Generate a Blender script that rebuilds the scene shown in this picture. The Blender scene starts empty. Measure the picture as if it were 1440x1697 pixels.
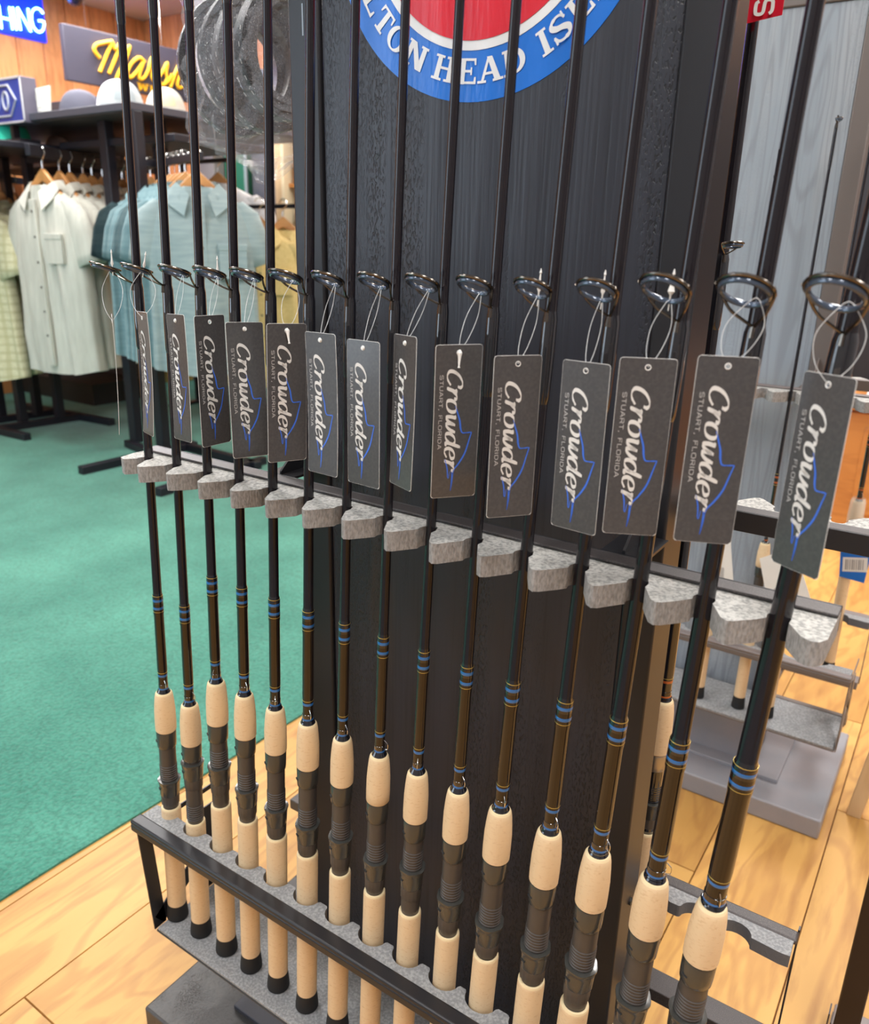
import bpy, bmesh, math, random
from math import sin, cos, pi, radians as R, sqrt, atan2
from mathutils import Vector, Matrix
random.seed(7)
C = bpy.context.scene.collection

# ------------------------------------------------------------------ camera, world, lights, exposure
def make_camera():
    yaw, pitch, roll = .5883, .3243, .0218
    fw = Vector((-sin(yaw)*cos(pitch), cos(yaw)*cos(pitch), -sin(pitch)))
    r0 = Vector((cos(yaw), sin(yaw), 0)); u0 = r0.cross(fw)
    r = cos(roll)*r0 + sin(roll)*u0; u = -sin(roll)*r0 + cos(roll)*u0
    m = Matrix(((r.x, u.x, -fw.x, 0), (r.y, u.y, -fw.y, 0), (r.z, u.z, -fw.z, .896), (0, 0, 0, 1)))
    cd = bpy.data.cameras.new('camera'); co = bpy.data.objects.new('camera', cd); C.objects.link(co)
    co.matrix_world = m
    cd.sensor_fit = 'HORIZONTAL'; cd.sensor_width = 36; cd.lens = 1324/1440*36
    cd.clip_start = .02; cd.clip_end = 60
    cd.dof.use_dof = True; cd.dof.focus_distance = .66; cd.dof.aperture_fstop = 11.5
    bpy.context.scene.camera = co
make_camera()
w = bpy.data.worlds.new('world'); bpy.context.scene.world = w; w.use_nodes = True
w.node_tree.nodes['Background'].inputs[0].default_value = (1, .97, .93, 1)
w.node_tree.nodes['Background'].inputs[1].default_value = .35
def area(name, loc, size, power, col=(1, .975, .95), rot=(0, 0, 0), sy=None):
    l = bpy.data.lights.new(name, 'AREA'); l.energy = power; l.color = col
    l.shape = 'RECTANGLE'; l.size = size; l.size_y = sy or size
    o = bpy.data.objects.new(name, l); C.objects.link(o); o.location = loc; o.rotation_euler = rot
    return o
CEIL = 2.25
for (x, y, p) in ((.35, -.2, 18), (-1.3, .5, 8), (1.3, 1.2, 14), (-.2, 2.6, 26), (-2.2, 1.0, 9), (-3.1, 1.9, 27), (-3.9, 2.7, 42), (-2.2, 3.0, 16), (-.9, -1.1, 16), (1.2, 2.9, 18)):
    area('ceiling_lamp_light', (x, y, CEIL-.03), .28, p, sy=1.1)
vs = bpy.context.scene.view_settings
vs.view_transform = 'Standard'; vs.look = 'None'; vs.exposure = .50; vs.gamma = 1; vs.use_curve_mapping = False

# ------------------------------------------------------------------ materials
MATS = {}
def mat(name, col, rough=.5, metal=0, coat=0, noise=None, bump=None, emit=None, objvar=0, spec=.5, trans=0):
    """noise=(col2, scale xyz, lo, hi) ; bump=(strength, scale xyz, distance)"""
    if name in MATS: return MATS[name]
    m = bpy.data.materials.new(name); m.use_nodes = True
    nt = m.node_tree; N = nt.nodes; L = nt.links; b = N['Principled BSDF']
    b.inputs['Base Color'].default_value = (*col, 1); b.inputs['Roughness'].default_value = rough
    b.inputs['Metallic'].default_value = metal; b.inputs['Coat Weight'].default_value = coat
    b.inputs['Coat Roughness'].default_value = .06
    b.inputs['Specular IOR Level'].default_value = spec
    b.inputs['Transmission Weight'].default_value = trans
    tc = N.new('ShaderNodeTexCoord')
    def noi(scale, detail=4):
        mp = N.new('ShaderNodeMapping'); mp.inputs['Scale'].default_value = scale
        L.new(tc.outputs['Object'], mp.inputs['Vector'])
        n = N.new('ShaderNodeTexNoise'); n.inputs['Scale'].default_value = 1; n.inputs['Detail'].default_value = detail
        L.new(mp.outputs[0], n.inputs['Vector']); return n
    out = None
    if noise:
        n = noi(noise[1]); cr = N.new('ShaderNodeMapRange')
        cr.inputs['From Min'].default_value = noise[2]; cr.inputs['From Max'].default_value = noise[3]
        L.new(n.outputs['Fac'], cr.inputs['Value'])
        mx = N.new('ShaderNodeMix'); mx.data_type = 'RGBA'
        mx.inputs[6].default_value = (*col, 1); mx.inputs[7].default_value = (*noise[0], 1)
        L.new(cr.outputs[0], mx.inputs[0]); out = mx.outputs[2]
    if objvar:
        oi = N.new('ShaderNodeObjectInfo'); hs = N.new('ShaderNodeHueSaturation')
        mr = N.new('ShaderNodeMapRange'); mr.inputs['To Min'].default_value = 1-objvar; mr.inputs['To Max'].default_value = 1+objvar
        L.new(oi.outputs['Random'], mr.inputs['Value']); L.new(mr.outputs[0], hs.inputs['Value'])
        if out: L.new(out, hs.inputs['Color'])
        else: hs.inputs['Color'].default_value = (*col, 1)
        out = hs.outputs[0]
    if out: L.new(out, b.inputs['Base Color'])
    if bump:
        n = noi(bump[1]); bp = N.new('ShaderNodeBump'); bp.inputs['Strength'].default_value = bump[0]
        bp.inputs['Distance'].default_value = bump[2]
        L.new(n.outputs['Fac'], bp.inputs['Height']); L.new(bp.outputs[0], b.inputs['Normal'])
    if emit:
        b.inputs['Emission Color'].default_value = (*emit[0], 1); b.inputs['Emission Strength'].default_value = emit[1]
    MATS[name] = m; return m

def wood_grain(name, c1, c2, c3, axis, scale=9, rough=.4, objvar=.1, coat=0, bump=.15, stretch=12, lines=.5):
    """plank wood: stretched noise plus distorted growth bands; axis = grain direction"""
    m = bpy.data.materials.new(name); m.use_nodes = True
    nt = m.node_tree; N = nt.nodes; L = nt.links; b = N['Principled BSDF']
    b.inputs['Roughness'].default_value = rough; b.inputs['Coat Weight'].default_value = coat; b.inputs['Coat Roughness'].default_value = .15
    tc = N.new('ShaderNodeTexCoord'); oi = N.new('ShaderNodeObjectInfo')
    ad = N.new('ShaderNodeVectorMath'); ad.operation = 'MULTIPLY_ADD'
    cx = N.new('ShaderNodeCombineXYZ')
    for k in range(3): L.new(oi.outputs['Random'], cx.inputs[k])
    L.new(cx.outputs[0], ad.inputs[0]); ad.inputs[1].default_value = (13, 17, 11); L.new(tc.outputs['Object'], ad.inputs[2])
    def noi(s_long, s_cross, detail=5, dist=0):
        mp = N.new('ShaderNodeMapping'); sc = [s_cross]*3; sc[axis] = s_long
        mp.inputs['Scale'].default_value = sc; L.new(ad.outputs[0], mp.inputs['Vector'])
        n = N.new('ShaderNodeTexNoise'); n.inputs['Scale'].default_value = 1; n.inputs['Detail'].default_value = detail
        n.inputs['Distortion'].default_value = dist
        L.new(mp.outputs[0], n.inputs['Vector']); return n
    n1 = noi(scale*.25, scale, 3, .6); n2 = noi(scale*1.2, scale*stretch, 4)
    # growth rings: sine of a warped height field
    ml = N.new('ShaderNodeMath'); ml.operation = 'MULTIPLY'; ml.inputs[1].default_value = 55; L.new(n1.outputs['Fac'], ml.inputs[0])
    sn = N.new('ShaderNodeMath'); sn.operation = 'SINE'; L.new(ml.outputs[0], sn.inputs[0])
    r1 = N.new('ShaderNodeMapRange'); r1.inputs['From Min'].default_value = .3; r1.inputs['From Max'].default_value = .7; L.new(n1.outputs['Fac'], r1.inputs['Value'])
    m1 = N.new('ShaderNodeMix'); m1.data_type = 'RGBA'; m1.inputs[6].default_value = (*c1, 1); m1.inputs[7].default_value = (*c2, 1); L.new(r1.outputs[0], m1.inputs[0])
    r2 = N.new('ShaderNodeMapRange'); r2.inputs['From Min'].default_value = .2; r2.inputs['From Max'].default_value = 1; r2.inputs['To Max'].default_value = lines; L.new(sn.outputs[0], r2.inputs['Value'])
    m2 = N.new('ShaderNodeMix'); m2.data_type = 'RGBA'; m2.inputs[7].default_value = (*c3, 1); L.new(m1.outputs[2], m2.inputs[6]); L.new(r2.outputs[0], m2.inputs[0])
    r3 = N.new('ShaderNodeMapRange'); r3.inputs['From Min'].default_value = .5; r3.inputs['From Max'].default_value = .75; r3.inputs['To Max'].default_value = .6; L.new(n2.outputs['Fac'], r3.inputs['Value'])
    m3 = N.new('ShaderNodeMix'); m3.data_type = 'RGBA'; m3.inputs[7].default_value = (*c3, 1); L.new(m2.outputs[2], m3.inputs[6]); L.new(r3.outputs[0], m3.inputs[0])
    hs = N.new('ShaderNodeHueSaturation'); mr = N.new('ShaderNodeMapRange'); mr.inputs['To Min'].default_value = 1-objvar; mr.inputs['To Max'].default_value = 1+objvar
    L.new(oi.outputs['Random'], mr.inputs['Value']); L.new(mr.outputs[0], hs.inputs['Value']); L.new(m3.outputs[2], hs.inputs['Color'])
    L.new(hs.outputs[0], b.inputs['Base Color'])
    bp = N.new('ShaderNodeBump'); bp.inputs['Strength'].default_value = bump; bp.inputs['Distance'].default_value = .001
    L.new(n2.outputs['Fac'], bp.inputs['Height']); L.new(bp.outputs[0], b.inputs['Normal'])
    MATS[name] = m; return m

M_floor = wood_grain('honey_plank', (.68, .39, .118), (.52, .27, .07), (.33, .135, .038), 1, 7, .50, .09, .0, .08, 8, .36)
M_pine = wood_grain('pine_wall', (.80, .37, .15), (.70, .30, .11), (.44, .17, .06), 2, 6, .5, .10, 0, .1, 8, .25)
M_cab = wood_grain('orange_cabinet', (.62, .26, .07), (.52, .20, .05), (.34, .11, .03), 0, 5, .35, .05, .2, .1, 8, .2)
M_beige = wood_grain('pale_wood', (.72, .52, .30), (.62, .43, .24), (.5, .33, .17), 2, 6, .5, .08, 0, .1, 8, .2)
def dark_board(name, base, worn, pore, scale, worn_lo, rough=.36, pore_amt=.8, zs=1.0, lines=0):
    m = bpy.data.materials.new(name); m.use_nodes = True
    nt = m.node_tree; N = nt.nodes; L = nt.links; b = N['Principled BSDF']
    tc = N.new('ShaderNodeTexCoord')
    def noi(sc, detail=4, dist=0):
        mp = N.new('ShaderNodeMapping'); mp.inputs['Scale'].default_value = sc; L.new(tc.outputs['Object'], mp.inputs['Vector'])
        n = N.new('ShaderNodeTexNoise'); n.inputs['Scale'].default_value = 1; n.inputs['Detail'].default_value = detail; n.inputs['Distortion'].default_value = dist
        L.new(mp.outputs[0], n.inputs['Vector']); return n
    nw = noi((14*scale, 14*scale, 2.2*scale*zs), 3); np_ = noi((620*scale, 620*scale, 230*scale), 2); nb = noi((22*scale, 22*scale, 1.6*scale*zs), 2, .4)
    ng = noi((320*scale, 320*scale, 9*scale), 3)
    def rng(n, a, c, t=1):
        r = N.new('ShaderNodeMapRange'); r.inputs['From Min'].default_value = a; r.inputs['From Max'].default_value = c; r.inputs['To Max'].default_value = t
        L.new(n.outputs[0], r.inputs['Value']); return r
    def mix(fac, a, c):
        x = N.new('ShaderNodeMix'); x.data_type = 'RGBA'; L.new(fac, x.inputs[0])
        for k, v in ((6, a), (7, c)):
            if isinstance(v, tuple): x.inputs[k].default_value = (*v, 1)
            else: L.new(v, x.inputs[k])
        return x.outputs[2]
    c = mix(rng(nw, worn_lo, worn_lo+.12).outputs[0], base, worn)
    if lines:
        ml = N.new('ShaderNodeMath'); ml.operation = 'MULTIPLY'; ml.inputs[1].default_value = 90; L.new(nb.outputs['Fac'], ml.inputs[0])
        sn = N.new('ShaderNodeMath'); sn.operation = 'SINE'; L.new(ml.outputs[0], sn.inputs[0])
        c = mix(rng(sn, .2, 1, lines).outputs[0], c, pore)
    # open pores gather in the broad grain bands
    mu = N.new('ShaderNodeMath'); mu.operation = 'MULTIPLY'
    L.new(rng(np_, .52, .62).outputs[0], mu.inputs[0]); L.new(rng(nb, .48, .6).outputs[0], mu.inputs[1])
    mu2 = N.new('ShaderNodeMath'); mu2.operation = 'MULTIPLY'; mu2.inputs[1].default_value = pore_amt; L.new(mu.outputs[0], mu2.inputs[0])
    c = mix(mu2.outputs[0], c, pore)
    c = mix(rng(ng, .5, .8, .5).outputs[0], c, pore)
    L.new(c, b.inputs['Base Color'])
    b.inputs['Roughness'].default_value = rough
    bp = N.new('ShaderNodeBump'); bp.inputs['Strength'].default_value = .5; bp.inputs['Distance'].default_value = .0007; bp.invert = True
    ad = N.new('ShaderNodeMath'); ad.operation = 'ADD'; L.new(mu.outputs[0], ad.inputs[0]); L.new(rng(ng, .4, .9, .5).outputs[0], ad.inputs[1])
    L.new(ad.outputs[0], bp.inputs['Height']); L.new(bp.outputs[0], b.inputs['Normal'])
    MATS[name] = m; return m
M_board = dark_board('black_stained_board', (.027, .029, .040), (.055, .040, .035), (.008, .008, .009), 1, .60)
M_gboard = dark_board('grey_stained_board', (.30, .345, .40), (.37, .40, .44), (.20, .22, .25), 1, .5, .5, .25, .8, .45)
M_base = dark_board('black_stained_base', (.055, .052, .052), (.085, .078, .072), (.02, .02, .02), 1, .55, .45, .5)
M_gbase = mat('grey_base_paint', (.27, .28, .31), .5, noise=((.33, .31, .33), (12, 12, 12), .4, .7))
M_steel = mat('black_powder_steel', (.022, .022, .026), .38, .2, bump=(.12, (900, 900, 900), .0003))
M_strip = mat('speckled_powder_steel', (.060, .054, .056), .42, .3, noise=((.12, .105, .10), (1400, 1400, 1400), .5, .65), bump=(.4, (1400, 1400, 1400), .0004))
M_gsteel = mat('taupe_steel', (.165, .14, .13), .5, .2)
M_gstrip = mat('taupe_strip', (.21, .18, .175), .5, .2)
M_foam = mat('speckled_foam', (.54, .535, .51), .85, noise=((.30, .30, .29), (420, 420, 420), .42, .62), bump=(1, (330, 330, 330), .0012))
M_foam_dark = mat('grey_felt', (.22, .225, .235), .9, noise=((.33, .335, .34), (380, 380, 380), .42, .62), bump=(.8, (300, 300, 300), .001))
M_foam_edge = mat('cut_foam_edge', (.34, .33, .325), .8, noise=((.22, .215, .21), (600, 600, 260), .4, .65), bump=(1, (600, 600, 160), .001))
M_blank = mat('gloss_black_blank', (.010, .008, .011), .12, coat=.25, spec=.4)
M_brown = mat('gloss_brown_blank', (.0145, .0095, .0070), .13, coat=.3, spec=.4)
M_black = mat('black_gloss_wrap', (.006, .006, .009), .08, coat=1)
M_blue = mat('metallic_blue_thread', (.015, .16, .50), .3, .3, coat=.8)
M_gold = mat('gold_thread', (.55, .42, .12), .3, .7)
M_cork = mat('cork', (.76, .56, .34), .65, noise=((.62, .40, .22), (260, 260, 700), .56, .8), bump=(.35, (500, 500, 900), .0004))
M_cork_rim = mat('cork_rim', (.82, .66, .40), .6)
M_seat = mat('dark_grey_seat', (.062, .055, .052), .42)
M_hood = mat('gloss_grey_hood', (.050, .050, .046), .24, .1, coat=.3)
M_rubber = mat('black_rubber', (.012, .012, .013), .75)
M_chrome = mat('gunmetal_wire', (.16, .14, .12), .2, 1)
M_ceramic = mat('blue_grey_ceramic', (.06, .085, .13), .15, .3, coat=.7)
M_wire = mat('bright_wire', (.8, .8, .8), .15, 1)
M_tag = mat('charcoal_card', (.062, .060, .062), .26, coat=.15, noise=((.078, .074, .074), (500, 500, 500), .4, .7))
M_white = mat('white_plastic', (.85, .85, .83), .4)
M_print = mat('light_grey_ink', (.72, .71, .69), .5)
M_print2 = mat('dim_grey_ink', (.50, .49, .48), .5)
M_bluei = mat('blue_ink', (.045, .16, .72), .4)
def nylon():
    m = mat('clear_nylon', (.85, .87, .88), .2); b = m.node_tree.nodes['Principled BSDF']; b.inputs['Alpha'].default_value = .62; return m
M_nylon = nylon()

# ------------------------------------------------------------------ mesh helpers
class MB:
    def __init__(s): s.v = []; s.f = []; s.m = []; s.mats = []
    def mi(s, m):
        if m not in s.mats: s.mats.append(m)
        return s.mats.index(m)
    def add(s, vs, fs, m):
        k = len(s.v); s.v += [tuple(v) for v in vs]; i = s.mi(m)
        for f in fs: s.f.append(tuple(a+k for a in f)); s.m.append(i)
    def box(s, a, b, m):
        x0, y0, z0 = a; x1, y1, z1 = b
        s.add([(x0,y0,z0),(x1,y0,z0),(x1,y1,z0),(x0,y1,z0),(x0,y0,z1),(x1,y0,z1),(x1,y1,z1),(x0,y1,z1)],
              [(0,3,2,1),(4,5,6,7),(0,1,5,4),(1,2,6,5),(2,3,7,6),(3,0,4,7)], m)
    def obox(s, c, hx, hy, hz, m):   # oriented box: centre + half-vectors
        c = Vector(c); P = []
        for sz in (-1, 1):
            for sx, sy in ((-1,-1),(1,-1),(1,1),(-1,1)): P.append(c + Vector(hx)*sx + Vector(hy)*sy + Vector(hz)*sz)
        s.add(P, [(0,3,2,1),(4,5,6,7),(0,1,5,4),(1,2,6,5),(2,3,7,6),(3,0,4,7)], m)
    def prism(s, poly, h0, h1, m, ax='z', mside=None):   # poly in 2D, extruded along ax
        def P(a, b, h):
            return (a, b, h) if ax == 'z' else ((a, h, b) if ax == 'y' else (h, a, b))
        n = len(poly)
        V = [P(*p, h0) for p in poly] + [P(*p, h1) for p in poly]
        s.add(V, [tuple(range(n))[::-1], tuple(range(n, 2*n))], m)
        s.add(V, [(i, (i+1) % n, n+(i+1) % n, n+i) for i in range(n)], mside or m)
    def lathe(s, prof, m, seg=24, sx=1, sy=1, o=(0, 0), cap=True, ang=None):   # prof: (z, r) or (z, r, mat)
        k0 = len(s.v); n = len(prof)
        V = []
        for p in prof:
            z, r = p[0], p[1]
            for j in range(seg):
                a = 2*pi*j/seg
                q = ang(a) if ang else 1
                V.append((o[0]+r*q*cos(a)*sx, o[1]+r*q*sin(a)*sy, z))
        s.v += V
        for i in range(n-1):
            mm = s.mi(prof[i][2] if len(prof[i]) > 2 else m)
            for j in range(seg):
                a, b = k0+i*seg+j, k0+i*seg+(j+1) % seg
                s.f.append((a, b, b+seg, a+seg)); s.m.append(mm)
        if cap:
            s.f.append(tuple(k0+j for j in range(seg))[::-1]); s.m.append(s.mi(prof[0][2] if len(prof[0]) > 2 else m))
            s.f.append(tuple(k0+(n-1)*seg+j for j in range(seg))); s.m.append(s.mi(prof[-1][2] if len(prof[-1]) > 2 else m))
    def tube(s, pts, r, m, seg=8, closed=False, flat=1.0):
        pts = [Vector(p) for p in pts]; n = len(pts); rs = r if isinstance(r, (list, tuple)) else [r]*n
        k0 = len(s.v); up = None
        for i, p in enumerate(pts):
            a = pts[(i-1) % n] if (closed or i > 0) else p; b = pts[(i+1) % n] if (closed or i < n-1) else p
            t = (b-a).normalized()
            if up is None:
                up = Vector((0, 0, 1)) if abs(t.z) < .9 else Vector((1, 0, 0))
            x = up.cross(t)
            if x.length < 1e-6: x = Vector((1, 0, 0)).cross(t)
            x.normalize(); y = t.cross(x); up = y
            for j in range(seg):
                an = 2*pi*j/seg; s.v.append(tuple(p + x*(rs[i]*cos(an)) + y*(rs[i]*flat*sin(an))))
        mi = s.mi(m)
        for i in range(n if closed else n-1):
            for j in range(seg):
                a = k0+i*seg+j; b = k0+i*seg+(j+1) % seg; c = k0+((i+1) % n)*seg+(j+1) % seg; d = k0+((i+1) % n)*seg+j
                s.f.append((a, b, c, d)); s.m.append(mi)
        if not closed:
            s.f.append(tuple(k0+j for j in range(seg))[::-1]); s.m.append(mi)
            s.f.append(tuple(k0+(n-1)*seg+j for j in range(seg))); s.m.append(mi)
    def build(s, name, parent=None, loc=None, rot=None, bevel=0, smooth=35, seg=2, org=None):
        me = bpy.data.meshes.new(name)
        V = s.v
        if org is not None: V = [(v[0]-org[0], v[1]-org[1], v[2]-org[2]) for v in V]
        me.from_pydata(V, [], s.f)
        for m in s.mats: me.materials.append(m)
        me.polygons.foreach_set('material_index', s.m); me.update()
        bm = bmesh.new(); bm.from_mesh(me); bmesh.ops.recalc_face_normals(bm, faces=bm.faces); bm.to_mesh(me); bm.free()
        if smooth:
            me.shade_smooth(); me.set_sharp_from_angle(angle=R(smooth))
        o = bpy.data.objects.new(name, me); C.objects.link(o)
        if parent: o.parent = parent
        if loc: o.location = loc
        if rot: o.rotation_euler = rot
        if bevel:
            b = o.modifiers.new('bevel', 'BEVEL'); b.width = bevel; b.segments = seg; b.limit_method = 'ANGLE'; b.angle_limit = R(40)
        return o
def empty(name, loc=(0, 0, 0), rot=(0, 0, 0)):
    o = bpy.data.objects.new(name, None); C.objects.link(o); o.location = loc; o.rotation_euler = rot; o.empty_display_size = .02; return o
def tag(o, label, cat, group=None, kind=None):
    o['label'] = label; o['category'] = cat
    if group: o['group'] = group
    if kind: o['kind'] = kind
    return o
def copy_tree(o, parent=None):
    c = o.copy(); C.objects.link(c)
    if parent is not None: c.parent = parent
    for ch in o.children: copy_tree(ch, c)
    return c
def cat_rom(P, n=8, closed=False):
    P = [Vector(p) for p in P]; out = []; N = len(P)
    rng = range(N) if closed else range(N-1)
    for i in rng:
        p0 = P[(i-1) % N] if closed else P[max(i-1, 0)]; p1 = P[i]; p2 = P[(i+1) % N]; p3 = P[(i+2) % N] if closed else P[min(i+2, N-1)]
        for k in range(n):
            t = k/n
            out.append(.5*((2*p1)+(p2-p0)*t+(2*p0-5*p1+4*p2-p3)*t*t+(3*p1-p0-3*p2+p3)*t**3))
    if not closed: out.append(P[-1])
    return out
def ribbon(pts, wfun):
    """2D stroke outline as quads: returns verts, faces"""
    V = []; F = []; n = len(pts)
    for i, p in enumerate(pts):
        a = pts[max(i-1, 0)]; b = pts[min(i+1, n-1)]
        d = Vector((b[0]-a[0], b[1]-a[1])); d = d.normalized() if d.length > 1e-9 else Vector((1, 0))
        w_ = wfun(d, i/(n-1))/2; nn = Vector((-d.y, d.x))
        V += [(p[0]+nn.x*w_, p[1]+nn.y*w_), (p[0]-nn.x*w_, p[1]-nn.y*w_)]
    for i in range(n-1): F.append((2*i, 2*i+1, 2*i+3, 2*i+2))
    return V, F
# slab-serif capitals in unit height: thick stems, thin bars, bracket serifs
SL = {}
def slab():
    t, h = .2, .1
    def st(x, y0=0, y1=1): return [(x-t/2, y0), (x+t/2, y0), (x+t/2, y1), (x-t/2, y1)]
    def sf(x, y, w=.4): return [(x-w/2, y), (x+w/2, y), (x+w/2, y+h), (x-w/2, y+h)]
    def br(x0, x1, y, hh=h): return [(x0, y), (x1, y), (x1, y+hh), (x0, y+hh)]
    def dg(x0, y0, x1, y1, w_): return [(x0-w_/2, y0), (x0+w_/2, y0), (x1+w_/2, y1), (x1-w_/2, y1)]
    def arc(cx, cy, rx, ry, a0, a1, wv, wh, n=18):
        out = []
        for i in range(n):
            q = []
            for a in (R(a0+(a1-a0)*i/n), R(a0+(a1-a0)*(i+1)/n)):
                q.append(((cx+(rx)*cos(a), cy+(ry)*sin(a)), (cx+(rx-wv)*cos(a), cy+(ry-wh)*sin(a))))
            out.append([q[0][0], q[1][0], q[1][1], q[0][1]])
        return out
    SL['I'] = (.5, [st(.25), sf(.25, 0), sf(.25, .9)])
    SL['H'] = (.95, [st(.22), st(.73), br(.2, .75, .46), sf(.22, 0), sf(.22, .9), sf(.73, 0), sf(.73, .9)])
    SL['L'] = (.8, [st(.24), sf(.24, .9), br(.04, .74, 0), [(.64, 0), (.76, 0), (.76, .3), (.7, .3)]])
    SL['T'] = (.85, [st(.42), sf(.42, 0), br(.06, .78, .9), [(.04, .68), (.1, .68), (.16, 1), (.04, 1)], [(.74, .68), (.8, .68), (.8, 1), (.68, 1)]])
    SL['O'] = (.95, arc(.47, .5, .43, .52, 0, 360, .2, .09, 30))
    SL['N'] = (1.0, [st(.2), br(.02, .3, .9), sf(.2, 0), dg(.25, 1, .8, 0, .24), st(.83), sf(.83, .9, .36)])
    SL['E'] = (.82, [st(.22), br(.04, .74, 0), br(.04, .74, .9), br(.2, .6, .46), [(.66, 0), (.76, 0), (.76, .28), (.7, .28)], [(.7, .74), (.76, .74), (.76, 1), (.66, 1)], [(.54, .36), (.6, .36), (.6, .66), (.54, .66)]])
    SL['A'] = (.98, [dg(.18, 0, .47, 1, .1), dg(.78, 0, .5, 1, .22), br(.25, .72, .3), sf(.18, 0, .32), sf(.78, 0, .38)])
    SL['D'] = (.95, [st(.22), br(.04, .45, 0), br(.04, .45, .9)] + arc(.42, .5, .46, .5, -90, 90, .2, .1, 20))
    SL['R'] = (.95, [st(.22), sf(.22, 0), br(.04, .5, .9), br(.2, .5, .45)] + arc(.46, .725, .34, .275, -90, 90, .18, .1, 14) + [dg(.8, 0, .48, .48, .2), br(.66, .94, 0)])
    SL['W'] = (1.25, [dg(.3, 0, .16, 1, .2), dg(.32, 0, .58, 1, .1), dg(.84, 0, .6, 1, .2), dg(.86, 0, 1.1, 1, .1), sf(.16, .9, .34), sf(.6, .9, .3), sf(1.08, .9, .3)])
    SL['S'] = (.78, None)
    pts = cat_rom([(.66, .76, 0), (.56, .92, 0), (.38, .96, 0), (.17, .86, 0), (.13, .7, 0), (.27, .56, 0), (.5, .46, 0), (.64, .3, 0), (.58, .1, 0), (.36, .04, 0), (.18, .1, 0), (.09, .28, 0)], 5)
    V, F = ribbon([(p.x, p.y) for p in pts], lambda d, t: .1+.12*abs(d.x*.7-d.y*.7)**1.2 if .2 < t < .8 else .1)
    SL['S'] = (.78, [[V[a] for a in f] for f in F] + [[(.61, .7), (.68, .7), (.68, 1), (.61, 1)], [(.07, 0), (.14, 0), (.14, .32), (.07, .32)]])
slab()
# light extended sans capitals as strokes
SANS = {'S': (.9, [[(.82,.8),(.7,.95),(.2,.95),(.08,.8),(.1,.6),(.25,.52),(.7,.48),(.84,.38),(.82,.15),(.68,.05),(.2,.05),(.06,.2)]]),
 'T': (.85, [[(.02,.95),(.83,.95)], [(.43,.95),(.43,0)]]), 'U': (.95, [[(.1,1),(.1,.2),(.25,.05),(.7,.05),(.85,.2),(.85,1)]]),
 'A': (.95, [[(.04,0),(.45,1),(.5,1),(.91,0)], [(.2,.33),(.76,.33)]]), 'R': (.92, [[(.1,0),(.1,.95),(.7,.95),(.84,.82),(.84,.6),(.7,.46),(.1,.46)], [(.55,.46),(.88,0)]]),
 ',': (.4, [[(.2,.1),(.12,-.16)]]), ' ': (.55, []), 'F': (.85, [[(.1,0),(.1,.95),(.8,.95)], [(.1,.5),(.7,.5)]]), 'L': (.8, [[(.1,1),(.1,.05),(.76,.05)]]),
 'O': (1.0, [[(.25,.95),(.75,.95),(.9,.8),(.9,.2),(.75,.05),(.25,.05),(.1,.2),(.1,.8),(.25,.95)]]), 'I': (.3, [[(.15,0),(.15,1)]]),
 'D': (.98, [[(.1,.05),(.1,.95),(.68,.95),(.88,.75),(.88,.25),(.68,.05),(.1,.05)]])}
SCRIPT = {'C': (1.08, [[(.92,1.0),(.93,1.25),(.75,1.42),(.48,1.36),(.2,1.05),(.08,.6),(.14,.2),(.4,0),(.7,.06),(.96,.34)]], True),
 'r': (.74, [[(.04,.82),(.2,.9),(.17,.4),(.14,.0)], [(.17,.45),(.34,.82),(.52,.95),(.66,.86),(.64,.7)]], True),
 'o': (.92, [[(.45,.95),(.2,.84),(.09,.5),(.18,.12),(.42,.02),(.7,.16),(.8,.5),(.7,.84),(.45,.95)]], True),
 'w': (1.22, [[(.04,.84),(.18,.9),(.2,.45),(.3,.06),(.45,.1),(.6,.45),(.66,.9)], [(.64,.8),(.64,.4),(.74,.05),(.9,.12),(1.06,.45),(1.12,.92)]], True),
 'd': (.98, [[(.72,.74),(.5,.95),(.22,.82),(.08,.45),(.16,.1),(.36,.03),(.58,.2),(.72,.55)], [(.78,1.46),(.74,.8),(.72,.3),(.8,.02),(.94,.14)]], True),
 'e': (.84, [[(.12,.46),(.46,.5),(.7,.66),(.62,.9),(.4,.95),(.16,.76),(.08,.4),(.2,.08),(.44,.0),(.72,.22)]], True)}
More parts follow.
